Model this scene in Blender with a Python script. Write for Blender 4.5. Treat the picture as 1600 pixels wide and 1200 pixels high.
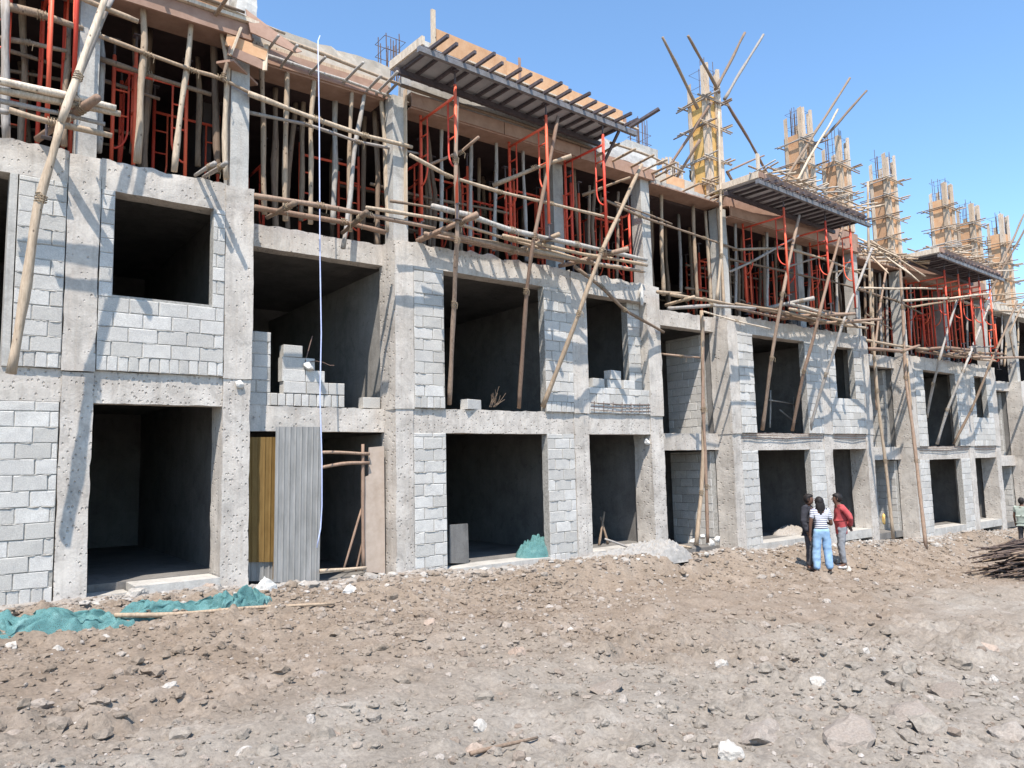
import bpy, math, random
import numpy as np
from mathutils import Vector, Matrix
random.seed(7); rng = np.random.default_rng(7)
S = bpy.context.scene
for o in list(bpy.data.objects): bpy.data.objects.remove(o)
C = S.collection

# ------------------------------------------------------------------ camera, sky, sun, exposure
CAM_D, CAM_H = 11.819, 1.7                      # metres in front of the facade plane (Y = 0), eye height
YAW, PITCH, ROLL, FPX = .6545, .1042, -.023, 1188.6
_fw = np.array([math.sin(YAW)*math.cos(PITCH), math.cos(YAW)*math.cos(PITCH), math.sin(PITCH)])
_r = np.array([math.cos(YAW), -math.sin(YAW), 0.]); _u = np.cross(_r, _fw)
_R = math.cos(ROLL)*_r+math.sin(ROLL)*_u; _U = -math.sin(ROLL)*_r+math.cos(ROLL)*_u
cam = bpy.data.cameras.new('camera'); cam_o = bpy.data.objects.new('camera', cam); C.objects.link(cam_o)
cam.sensor_width = 36; cam.lens = FPX/1600*36; cam.clip_start = .05; cam.clip_end = 3000
M = Matrix(((_R[0], _U[0], -_fw[0], 0), (_R[1], _U[1], -_fw[1], -CAM_D), (_R[2], _U[2], -_fw[2], CAM_H), (0, 0, 0, 1)))
cam_o.matrix_world = M; S.camera = cam_o

SUN_TRAVEL = Vector((.86, 1., -2.4)).normalized()
sun = bpy.data.lights.new('sun', 'SUN'); sun.energy = 4.2; sun.angle = math.radians(.5); sun.color = (1., .925, .835)
sun_o = bpy.data.objects.new('sun', sun); C.objects.link(sun_o)
sun_o.rotation_euler = SUN_TRAVEL.to_track_quat('-Z', 'Y').to_euler(); sun_o.location = (-10, -20, 40)
world = bpy.data.worlds.new('World'); S.world = world; world.use_nodes = True
wn = world.node_tree.nodes; wl = world.node_tree.links
bg = wn['Background']; bg.inputs[1].default_value = .15
sky = wn.new('ShaderNodeTexSky'); sky.sky_type = 'NISHITA'; sky.sun_disc = False
sky.sun_elevation = math.asin(-SUN_TRAVEL.z); sky.sun_rotation = math.atan2(-SUN_TRAVEL.x, -SUN_TRAVEL.y)
sky.altitude = 300; sky.air_density = 1.0; sky.dust_density = .45; sky.ozone_density = 1.6
tint = wn.new('ShaderNodeMix'); tint.data_type = 'RGBA'; tint.blend_type = 'MULTIPLY'; tint.inputs[0].default_value = 1
tint.inputs[7].default_value = (.81, .97, 1.04, 1)
wl.new(sky.outputs[0], tint.inputs[6]); wl.new(tint.outputs[2], bg.inputs[0])
S.view_settings.view_transform = 'Standard'; S.view_settings.look = 'None'
S.view_settings.exposure = .92; S.view_settings.gamma = 1; S.view_settings.use_curve_mapping = False
S.cycles.max_bounces = 6; S.cycles.diffuse_bounces = 4

def P(x, y, Y=0.):
    """world point on the vertical plane at depth Y that shows at photo pixel (x, y)"""
    d = _fw+(x-800)/FPX*_R+(600-y)/FPX*_U
    t = (CAM_D+Y)/d[1]
    return np.array([d[0]*t, Y, d[2]*t+CAM_H])
def sm(a, b, t):
    t = np.clip((t-a)/(b-a), 0, 1); return t*t*(3-2*t)
def gz0(X, Y):
    base = .08-.041*X; front = -.0-.062*X
    return base+(front-base)*(1-sm(-2.2, -.5, Y))
def G(x, y):
    """point of the smooth terrain at photo pixel (x, y)"""
    d = _fw+(x-800)/FPX*_R+(600-y)/FPX*_U
    t = 2.
    for _ in range(400):
        p = np.array([0, -CAM_D, CAM_H])+d*t
        h = p[2]-gz0(p[0], p[1])
        if h < .004: break
        t += max(h*.6, .003)
    return np.array([p[0], p[1], float(gz0(p[0], p[1]))])

# ------------------------------------------------------------------ noise
def vnoise(x, y, z=None, seed=0):
    if z is None: z = np.zeros_like(x)
    xi, yi, zi = np.floor(x).astype(np.int64), np.floor(y).astype(np.int64), np.floor(z).astype(np.int64)
    fx, fy, fz = x-xi, y-yi, z-zi
    fx, fy, fz = fx*fx*(3-2*fx), fy*fy*(3-2*fy), fz*fz*(3-2*fz)
    def h(a, b, c):
        n = (a*374761393+b*668265263+c*2147483647+seed*1442695041) & 0xffffffff
        n = ((n ^ (n >> 13))*1274126177) & 0xffffffff
        n = ((n ^ (n >> 16))*2246822519) & 0xffffffff
        return ((n ^ (n >> 15)) & 0xffffff)/float(0xffffff)*2-1
    r = 0
    for a in (0, 1):
        for b in (0, 1):
            for c in (0, 1):
                w = (fx if a else 1-fx)*(fy if b else 1-fy)*(fz if c else 1-fz)
                r = r+w*h(xi+a, yi+b, zi+c)
    return r

# ------------------------------------------------------------------ materials
def new_mat(name, rough=.9):
    m = bpy.data.materials.new(name); m.use_nodes = True
    b = m.node_tree.nodes['Principled BSDF']; b.inputs['Roughness'].default_value = rough
    b.inputs['Specular IOR Level'].default_value = .25
    return m, m.node_tree.nodes, m.node_tree.links, b
def N(nodes, t, **kw):
    n = nodes.new(t)
    for k, v in kw.items():
        if hasattr(n, k): setattr(n, k, v)
        else: n.inputs[k.replace('_', ' ')].default_value = v
    return n
def mixc(nodes, links, fac, a, b, mode='MIX'):
    n = nodes.new('ShaderNodeMix'); n.data_type = 'RGBA'; n.blend_type = mode
    for sock, v in ((n.inputs[0], fac), (n.inputs[6], a), (n.inputs[7], b)):
        if isinstance(v, (int, float)): sock.default_value = v
        elif isinstance(v, tuple): sock.default_value = (*v, 1)[:4]
        else: links.new(v, sock)
    return n.outputs[2]
def ramp(nodes, links, src, stops):
    n = nodes.new('ShaderNodeValToRGB'); cr = n.color_ramp
    while len(cr.elements) < len(stops): cr.elements.new(.5)
    for e, (p, c) in zip(cr.elements, stops):
        e.position = p; e.color = (*c, 1) if isinstance(c, tuple) else (c, c, c, 1)
    links.new(src, n.inputs[0]); return n.outputs[0]
def world_pos(nodes): return nodes.new('ShaderNodeNewGeometry').outputs['Position']
def noise(nodes, links, vec, scale, detail=4, rough=.6, dist=0.):
    n = nodes.new('ShaderNodeTexNoise'); n.inputs['Scale'].default_value = scale; n.inputs['Detail'].default_value = detail
    n.inputs['Roughness'].default_value = rough; n.inputs['Distortion'].default_value = dist
    links.new(vec, n.inputs['Vector']); return n.outputs['Fac']
def scaled(nodes, links, vec, s):
    n = nodes.new('ShaderNodeMapping'); n.inputs['Scale'].default_value = s; links.new(vec, n.inputs['Vector']); return n.outputs[0]
def bump(nodes, links, b, h, strength=.5, dist=.01, prev=None):
    n = nodes.new('ShaderNodeBump'); n.inputs['Strength'].default_value = strength; n.inputs['Distance'].default_value = dist
    links.new(h, n.inputs['Height'])
    if prev is not None: links.new(prev, n.inputs['Normal'])
    links.new(n.outputs[0], b.inputs['Normal']); return n.outputs[0]

def concrete_mat(name, c0, c1, pits=True, stain=.25):
    m, n, l, b = new_mat(name, .92)
    p = world_pos(n)
    big = noise(n, l, p, 1.1, 5, .65); fine = noise(n, l, p, 38, 5, .7)
    streak = noise(n, l, scaled(n, l, p, (9, 9, .7)), 1.0, 4, .6)
    board = noise(n, l, scaled(n, l, p, (26, 26, .35)), 1.0, 2, .5)
    col = ramp(n, l, big, [(.33, c0), (.66, c1)])
    col = mixc(n, l, ramp(n, l, streak, [(.5, 0.), (.72, stain)]), col, tuple(c*.62 for c in c0))
    col = mixc(n, l, ramp(n, l, board, [(.35, .16), (.5, 0.)]), col, (c1[0]*.75, c1[1]*.64, c1[2]*.55))
    col = mixc(n, l, .22, col, ramp(n, l, fine, [(.3, .25), (.7, .9)]), 'OVERLAY')
    blot = noise(n, l, p, 3.1, 6, .7, .8)
    col = mixc(n, l, ramp(n, l, blot, [(.52, 0.), (.60, .35)]), col, (c1[0]*1.12, c1[1]*1.12, c1[2]*1.10))
    col = mixc(n, l, ramp(n, l, blot, [(.36, .4), (.44, 0.)]), col, tuple(c*.66 for c in c0))
    pr = bump(n, l, b, fine, .35, .012); pr = bump(n, l, b, blot, .4, .03, pr)
    if pits:
        v = n.new('ShaderNodeTexVoronoi'); v.inputs['Scale'].default_value = 15.5; v.inputs['Randomness'].default_value = .72
        warp = n.new('ShaderNodeVectorMath'); warp.operation = 'MULTIPLY'; warp.inputs[1].default_value = (1, .55, .8)
        l.new(p, warp.inputs[0]); l.new(warp.outputs[0], v.inputs['Vector'])
        size = noise(n, l, p, 6.0, 2)
        md = n.new('ShaderNodeMath'); md.operation = 'SUBTRACT'; l.new(v.outputs['Distance'], md.inputs[0])
        ms = n.new('ShaderNodeMath'); ms.operation = 'MULTIPLY_ADD'; l.new(size, ms.inputs[0]); ms.inputs[1].default_value = .5; ms.inputs[2].default_value = -.195
        l.new(ms.outputs[0], md.inputs[1])
        pit = ramp(n, l, md.outputs[0], [(.06, 0.), (.19, 1.)])
        bump(n, l, b, pit, 1., .016, pr)
        col = mixc(n, l, ramp(n, l, md.outputs[0], [(.05, .3), (.13, 0.)]), col, (.17, .15, .13))
    l.new(col, b.inputs['Base Color']); return m
CONC = concrete_mat('pitted_concrete', (.355, .32, .282), (.535, .495, .448), stain=.45)
CONC2 = concrete_mat('smooth_concrete', (.33, .315, .29), (.47, .45, .415), pits=False, stain=.4)
CONC_SHADE = concrete_mat('shade_dark_concrete', (.13, .123, .115), (.20, .19, .178), pits=False)  # darker copy of the concrete: the rooms' shade put into its colour

CONC_HALF_SHADE = concrete_mat('half_shade_concrete', (.19, .18, .165), (.27, .255, .235), pits=False)  # half-dark copy: the fading light indoors put into the concrete colour
def block_mat():
    m, n, l, b = new_mat('hollow_block', .95)
    p = world_pos(n); oi = n.new('ShaderNodeObjectInfo')
    fine = noise(n, l, p, 70, 4, .75); mid = noise(n, l, p, 7, 4, .6); big = noise(n, l, p, .7, 3, .6)
    col = ramp(n, l, oi.outputs['Random'], [(0., (.42, .40, .365)), (.5, (.495, .475, .44)), (1., (.57, .55, .515))])
    col = mixc(n, l, ramp(n, l, mid, [(.42, 0.), (.7, .4)]), col, (.33, .32, .31))
    col = mixc(n, l, ramp(n, l, big, [(.45, 0.), (.7, .4)]), col, (.36, .34, .32))
    col = mixc(n, l, .35, col, ramp(n, l, fine, [(.3, .2), (.7, .85)]), 'OVERLAY')
    bump(n, l, b, fine, .6, .012)
    l.new(col, b.inputs['Base Color']); return m
BLOCK = block_mat()
def simple(name, c0, c1, scale=8, rough=.9, bstr=.3, rnd=.0, detail=4, stretch=(1, 1, 1), dist=.01, metal=0.):
    m, n, l, b = new_mat(name, rough)
    tc = n.new('ShaderNodeTexCoord').outputs['Object']
    f = noise(n, l, scaled(n, l, tc, stretch), scale, detail, .65)
    col = ramp(n, l, f, [(.3, c0), (.7, c1)])
    if rnd:
        oi = n.new('ShaderNodeObjectInfo')
        col = mixc(n, l, rnd, col, ramp(n, l, oi.outputs['Random'], [(0., .12), (1., .88)]), 'OVERLAY')
    bump(n, l, b, f, bstr, dist)
    b.inputs['Metallic'].default_value = metal
    l.new(col, b.inputs['Base Color']); return m
MORTAR = simple('mortar', (.20, .19, .172), (.42, .40, .365), 22)
def wood_mat(name, a, b_, c):
    m, n, l, b = new_mat(name, .8)
    tc = n.new('ShaderNodeTexCoord').outputs['Object']; oi = n.new('ShaderNodeObjectInfo')
    grain = noise(n, l, scaled(n, l, tc, (14, 14, 2.2)), 3, 5, .65)
    col = ramp(n, l, oi.outputs['Random'], [(0., a), (.5, b_), (1., c)])
    col = mixc(n, l, ramp(n, l, grain, [(.35, .55), (.6, 0.)]), col, tuple(v*.55 for v in a))
    patch = noise(n, l, scaled(n, l, tc, (6, 6, 1.1)), 1.4, 3)
    col = mixc(n, l, ramp(n, l, patch, [(.5, 0.), (.68, .45)]), col, (.24, .18, .13))
    v = n.new('ShaderNodeTexVoronoi'); v.inputs['Scale'].default_value = 5.5; l.new(scaled(n, l, tc, (1.6, 1.6, 1)), v.inputs['Vector'])
    col = mixc(n, l, ramp(n, l, v.outputs['Distance'], [(.07, .8), (.13, 0.)]), col, (.06, .04, .03))
    bump(n, l, b, grain, .4, .008)
    l.new(col, b.inputs['Base Color']); return m
WOOD = wood_mat('peeled_eucalyptus', (.33, .235, .16), (.43, .33, .235), (.54, .44, .33))
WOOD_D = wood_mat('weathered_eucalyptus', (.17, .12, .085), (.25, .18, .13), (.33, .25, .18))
WOOD_G = wood_mat('grey_eucalyptus', (.28, .25, .225), (.38, .35, .32), (.46, .43, .39))
WOOD_R = wood_mat('brown_eucalyptus', (.24, .155, .11), (.30, .20, .145), (.37, .265, .195))
BATTEN = wood_mat('tan_batten', (.50, .375, .265), (.59, .465, .345), (.67, .555, .44))
BOARD = wood_mat('pale_batten', (.55, .43, .31), (.64, .53, .41), (.72, .63, .52))
SOFFIT_SHADE = simple('shade_dark_soffit', (.045, .030, .030), (.07, .048, .046), 3)  # roof underside coloured near black to stand in for the upper storey's shade
UPPER_SHADE = simple('shade_dark_upper_wall', (.05, .042, .042), (.08, .066, .064), 3)  # deep shade of the upper storey painted into the wall colour
PLY = simple('orange_plywood', (.46, .25, .13), (.58, .36, .21), 5, .75, .1, .25, 5, (1, 1, 1))
PLY_Y = simple('yellow_plywood', (.56, .32, .09), (.68, .45, .17), 4, .7, .1, .2, 5, (1, 1, 1))
PLY_P = simple('pinkish_plywood', (.27, .165, .12), (.38, .25, .19), 4, .85, .12, .2, 5, (1, 1, 1))
BEIGE = simple('beige_board', (.40, .32, .255), (.52, .43, .36), 5, .85, .15, .15, 5)
STICK_D = wood_mat('dark_brushwood', (.05, .034, .03), (.085, .06, .052), (.16, .12, .10))
CEM = simple('cement_waste', (.25, .235, .215), (.34, .325, .305), 9, .95, .6, 0, 6, (1, 1, 1), .04)
PLY_G = simple('concrete_stained_plywood', (.42, .36, .29), (.56, .50, .42), 6, .9, .3, .2, 6)
def red_mat():
    m, n, l, b = new_mat('red_painted_steel', .5)
    tc = n.new('ShaderNodeTexCoord').outputs['Object']
    f = noise(n, l, tc, 9, 5, .7); oi = n.new('ShaderNodeObjectInfo')
    col = ramp(n, l, oi.outputs['Random'], [(0., (.60, .065, .04)), (1., (.76, .14, .07))])
    col = mixc(n, l, ramp(n, l, f, [(.56, 0.), (.7, .6)]), col, (.74, .26, .16))
    col = mixc(n, l, ramp(n, l, f, [(.27, .7), (.36, 0.)]), col, (.10, .055, .04))
    l.new(col, b.inputs['Base Color']); return m
RED = red_mat()
STEEL = simple('dull_steel', (.17, .165, .17), (.29, .28, .285), 12, .55, .1, .2, metal=.3)
STEEL_D = simple('dark_steel_tube', (.06, .052, .06), (.12, .10, .105), 12, .55, .1, .3)
DECK = simple('galvanised_deck_sheet', (.33, .33, .35), (.44, .44, .455), 2.5, .6, .05, .2)
REBAR = simple('rusty_rebar', (.10, .065, .055), (.17, .115, .09), 40, .8)
GI = simple('zinc_sheet', (.20, .195, .183), (.34, .33, .315), 3, .65, .1, 0, 5, (3, 1, .5), metal=.2)
YELLOW = simple('yellow_board', (.16, .092, .026), (.24, .15, .05), 5, .7, .1, .3, 4, (4, 1, .6))  # yellow darkened: the neighbouring column's shade is put into the colour
def net_mat():
    m, n, l, b = new_mat('green_shade_net', .85)
    tc = n.new('ShaderNodeTexCoord').outputs['Object']
    f = noise(n, l, tc, 5, 5, .6); w = noise(n, l, tc, 120, 2, .5)
    col = ramp(n, l, f, [(.3, (.09, .215, .215)), (.55, (.135, .29, .285)), (.72, (.23, .40, .385))])
    l.new(col, b.inputs['Base Color'])
    b.inputs['Subsurface Weight'].default_value = 0.
    tr = n.new('ShaderNodeBsdfTranslucent'); l.new(col, tr.inputs[0])
    tp = n.new('ShaderNodeBsdfTransparent')
    mx = n.new('ShaderNodeMixShader'); mx.inputs[0].default_value = .3
    l.new(b.outputs[0], mx.inputs[1]); l.new(tr.outputs[0], mx.inputs[2])
    mx2 = n.new('ShaderNodeMixShader'); l.new(ramp(n, l, w, [(.56, 0.), (.62, .55)]), mx2.inputs[0])
    l.new(mx.outputs[0], mx2.inputs[1]); l.new(tp.outputs[0], mx2.inputs[2])
    l.new(mx2.outputs[0], n['Material Output'].inputs[0])
    bump(n, l, b, f, .5, .03); return m
NET = net_mat()
def ground_mat():
    m, n, l, b = new_mat('dusty_soil', .97)
    p = world_pos(n)
    big = noise(n, l, p, .22, 4, .6, .6); mid = noise(n, l, p, 1.7, 5, .65); fine = noise(n, l, p, 26, 6, .75); grit = noise(n, l, p, 90, 3, .7)
    sep = n.new('ShaderNodeSeparateXYZ'); l.new(p, sep.inputs[0])
    my = n.new('ShaderNodeMath'); my.operation = 'MULTIPLY_ADD'; l.new(sep.outputs[1], my.inputs[0]); my.inputs[1].default_value = .085; my.inputs[2].default_value = .80
    ad = n.new('ShaderNodeMath'); ad.operation = 'MULTIPLY_ADD'; l.new(big, ad.inputs[0]); ad.inputs[1].default_value = .95; l.new(my.outputs[0], ad.inputs[2])
    brown = ramp(n, l, ad.outputs[0], [(.62, 0.), (.92, 1.)])
    c_grey = ramp(n, l, mid, [(.3, (.222, .192, .158)), (.55, (.282, .248, .209)), (.75, (.345, .314, .275))])
    c_br = ramp(n, l, mid, [(.3, (.19, .147, .11)), (.55, (.245, .196, .152)), (.75, (.307, .257, .212))])
    col = mixc(n, l, brown, c_grey, c_br)
    # pale cement dust trodden along the foot of the building
    dm = n.new('ShaderNodeMath'); dm.operation = 'MULTIPLY_ADD'; l.new(mid, dm.inputs[0]); dm.inputs[1].default_value = 1.6; l.new(sep.outputs[1], dm.inputs[2])
    col = mixc(n, l, ramp(n, l, dm.outputs[0], [(.0, 0.), (.55, .75)]), col, (.37, .345, .315))
    col = mixc(n, l, .5, col, ramp(n, l, fine, [(.28, .18), (.72, .85)]), 'OVERLAY')
    pr = bump(n, l, b, fine, .8, .03); bump(n, l, b, grit, .5, .008, pr)
    l.new(col, b.inputs['Base Color']); return m
SOIL = ground_mat()
def stone_mat(name, stops, islands=False):
    m, n, l, b = new_mat(name, .95)
    p = world_pos(n)
    if islands: rnd = n.new('ShaderNodeNewGeometry').outputs['Random Per Island']
    else: rnd = n.new('ShaderNodeObjectInfo').outputs['Random']
    f = noise(n, l, p, 14, 5, .7); g = noise(n, l, p, 60, 4, .7)
    col = ramp(n, l, rnd, stops)
    col = mixc(n, l, ramp(n, l, f, [(.4, 0.), (.7, .5)]), col, (.25, .20, .16))
    col = mixc(n, l, .35, col, ramp(n, l, g, [(.3, .2), (.7, .85)]), 'OVERLAY')
    bump(n, l, b, g, .6, .012); l.new(col, b.inputs['Base Color']); return m
STONE = stone_mat('field_stone', [(0., (.19, .155, .125)), (.4, (.26, .22, .185)), (.75, (.31, .275, .24)), (1., (.38, .35, .315))])
PEBBLE = stone_mat('pebble', [(0., (.165, .128, .10)), (.45, (.235, .192, .155)), (.8, (.285, .245, .207)), (.96, (.33, .295, .26)), (1., (.42, .39, .36))], True)
RUB = stone_mat('pale_rubble', [(0., (.22, .195, .17)), (.5, (.30, .28, .255)), (1., (.42, .405, .38))], True)
STONE_B = stone_mat('earthy_rock', [(0., (.20, .17, .143)), (.5, (.255, .222, .192)), (1., (.30, .268, .235))])
STONE_W = stone_mat('white_stone', [(0., (.36, .335, .30)), (1., (.46, .435, .395))])
STONE_P = stone_mat('pinkish_stone', [(0., (.31, .235, .185)), (1., (.37, .295, .24))])
PALE = simple('white_plaster', (.46, .44, .41), (.62, .60, .56), 9, .9, .5)

# ------------------------------------------------------------------ mesh helpers
class MB:
    def __init__(s): s.v = []; s.f = []
    def add(s, vs, fs):
        o = len(s.v); s.v += [tuple(map(float, q)) for q in vs]; s.f += [tuple(i+o for i in f) for f in fs]
    def box(s, x0, x1, y0, y1, z0, z1):
        s.add([(x0, y0, z0), (x1, y0, z0), (x1, y1, z0), (x0, y1, z0), (x0, y0, z1), (x1, y0, z1), (x1, y1, z1), (x0, y1, z1)],
              [(0, 3, 2, 1), (4, 5, 6, 7), (0, 1, 5, 4), (1, 2, 6, 5), (2, 3, 7, 6), (3, 0, 4, 7)])
    def bar(s, a, b, w, h, up=(0, 0, 1)):
        a, b = np.array(a, float), np.array(b, float); d = b-a; d /= np.linalg.norm(d)
        u = np.array(up, float); r = np.cross(d, u)
        if np.linalg.norm(r) < 1e-3: r = np.cross(d, (0, 1, 0))
        r /= np.linalg.norm(r); u = np.cross(r, d)
        q = [a+r*i*w/2+u*j*h/2 for i, j in ((-1, -1), (1, -1), (1, 1), (-1, 1))]
        q += [b+r*i*w/2+u*j*h/2 for i, j in ((-1, -1), (1, -1), (1, 1), (-1, 1))]
        s.add(q, [(0, 3, 2, 1), (4, 5, 6, 7), (0, 1, 5, 4), (1, 2, 6, 5), (2, 3, 7, 6), (3, 0, 4, 7)])
    def tube(s, pts, rad, n=8, jit=0.):
        pts = [np.array(p, float) for p in pts]; k = len(pts)
        if isinstance(rad, (int, float)): rad = [rad]*k
        vs = []; prev = None
        for i, p in enumerate(pts):
            t = pts[min(i+1, k-1)]-pts[max(i-1, 0)]; t /= max(np.linalg.norm(t), 1e-9)
            if prev is None:
                a = np.cross(t, (0, 0, 1)) if abs(t[2]) < .9 else np.cross(t, (1, 0, 0))
            else: a = prev-t*np.dot(prev, t)
            a /= np.linalg.norm(a); prev = a; b = np.cross(t, a)
            for j in range(n):
                an = 2*math.pi*j/n; r = rad[i]*(1+jit*random.uniform(-1, 1))
                vs.append(p+(a*math.cos(an)+b*math.sin(an))*r)
        fs = []
        for i in range(k-1):
            for j in range(n):
                j2 = (j+1) % n; fs.append((i*n+j, i*n+j2, (i+1)*n+j2, (i+1)*n+j))
        fs.append(tuple(range(n-1, -1, -1))); fs.append(tuple(range((k-1)*n, k*n)))
        s.add(vs, fs)
    def rough(s, x0, x1, y0, y1, z0, z1, step=.13, amp=.006, top=0., freq=4., seed=1):
        """a cast-concrete box: every face a fine grid, its skin pushed about, its top edge ragged"""
        lo, hi = np.array([x0, y0, z0]), np.array([x1, y1, z1]); nn = np.maximum(1, np.ceil((hi-lo)/step).astype(int))
        for ax in range(3):
            a, b = (ax+1) % 3, (ax+2) % 3
            for side in (0, 1):
                na, nb = nn[a], nn[b]
                ia, ib = np.meshgrid(np.linspace(0, 1, na+1), np.linspace(0, 1, nb+1), indexing='ij')
                q = np.zeros(((na+1)*(nb+1), 3))
                q[:, a] = lo[a]+(hi[a]-lo[a])*ia.ravel(); q[:, b] = lo[b]+(hi[b]-lo[b])*ib.ravel(); q[:, ax] = hi[ax] if side else lo[ax]
                d = np.stack([vnoise(q[:, 0]*freq, q[:, 1]*freq, q[:, 2]*freq, seed+i)+.5*vnoise(q[:, 0]*freq*3, q[:, 1]*freq*3, q[:, 2]*freq*3, seed+9+i) for i in range(3)], 1)*amp
                if top:
                    w = np.clip(1-(z1-q[:, 2])/.14, 0, 1)
                    d[:, 2] += w*top*(vnoise(q[:, 0]*7, q[:, 1]*7, seed=seed+31)*.6+vnoise(q[:, 0]*19, q[:, 1]*19, seed=seed+32)*.4)
                    d[:, 1] += w*top*.7*vnoise(q[:, 0]*11, q[:, 2]*11, seed=seed+33)
                q = q+d
                fs = []
                for i in range(na):
                    for j in range(nb):
                        v = (i*(nb+1)+j, (i+1)*(nb+1)+j, (i+1)*(nb+1)+j+1, i*(nb+1)+j+1)
                        fs.append(v if side else v[::-1])
                s.add(q, fs)
    def build(s, name, mat, parent=None, origin=None, smooth=False):
        v = np.array(s.v)
        if origin is None: origin = np.array([v[:, 0].mean(), v[:, 1].mean(), v[:, 2].min()])
        origin = np.array(origin, float)
        me = bpy.data.meshes.new(name); me.from_pydata((v-origin).tolist(), [], s.f); me.materials.append(mat)
        if smooth: me.polygons.foreach_set('use_smooth', [True]*len(me.polygons))
        me.update()
        return link(name, me, origin, parent)
def link(name, me, origin, parent=None):
    o = bpy.data.objects.new(name, me); C.objects.link(o)
    if parent is not None:
        o.parent = parent; o.location = Vector(origin)-world_loc(parent)
    else: o.location = origin
    return o
def world_loc(o):
    v = Vector((0, 0, 0))
    while o is not None: v = v+Vector(o.location); o = o.parent
    return v
def tag(o, label=None, cat=None, group=None, kind=None):
    if label: o['label'] = label
    if cat: o['category'] = cat
    if group: o['group'] = group
    if kind: o['kind'] = kind
    return o
def empty(name, loc, label=None, cat=None, group=None):
    o = bpy.data.objects.new(name, None); C.objects.link(o); o.location = tuple(map(float, loc)); o.empty_display_size = .2
    return tag(o, label, cat, group)
ORD = ['first', 'second', 'third', 'fourth', 'fifth', 'sixth', 'seventh', 'eighth', 'ninth', 'tenth', 'eleventh', 'twelfth', 'thirteenth', 'fourteenth', 'fifteenth', 'sixteenth', 'seventeenth', 'eighteenth', 'nineteenth', 'twentieth']

def pole_mb(pts, r0, r1, wob=.35, n=7):
    """a crooked natural pole through the given points, thick end first"""
    pts = [np.array(p, float) for p in pts]
    seg = [np.linalg.norm(b-a) for a, b in zip(pts[:-1], pts[1:])]; L = sum(seg); k = max(5, min(22, int(L/.22)))
    cum = np.concatenate([[0], np.cumsum(seg)]); out = []; rad = []
    ph = [random.uniform(0, 9) for _ in range(4)]
    P3 = np.array(pts)
    for i in range(k+1):
        t = L*i/k; q = np.array([np.interp(t, cum, P3[:, a]) for a in range(3)])
        w = wob*.05*math.sin(math.pi*i/k)*min(1, L)
        q = q+np.array([math.sin(t*1.7+ph[0])*w+math.sin(t*4.1+ph[1])*w*.35, math.sin(t*1.9+ph[2])*w*.5, math.sin(t*1.5+ph[3])*w])
        out.append(q); rad.append((r0+(r1-r0)*i/k)*(1+.10*math.sin(t*5+ph[1])+random.uniform(-.06, .06)))
    m = MB(); m.tube(out, rad, n, .05); return m
def pole(name, px, r0=.045, r1=None, mat=None, label=None, cat='pole', group=None, wob=.35, parent=None):
    """px: photo pixels with their depth, (x, y, Y), thick end first"""
    m = pole_mb([P(*q) for q in px], r0, r1 or r0*.8, wob)
    p0 = P(*px[0])
    return tag(m.build(name, mat or WOOD, parent, p0, True), label, cat if parent is None else None, group)
def pole_w(name, pts, r0=.045, r1=None, mat=None, label=None, cat='pole', group=None, wob=.35, parent=None, n=7):
    m = pole_mb(pts, r0, r1 or r0*.8, wob, n)
    return tag(m.build(name, mat or WOOD, parent, pts[0], True), label, cat if parent is None else None, group)

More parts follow.
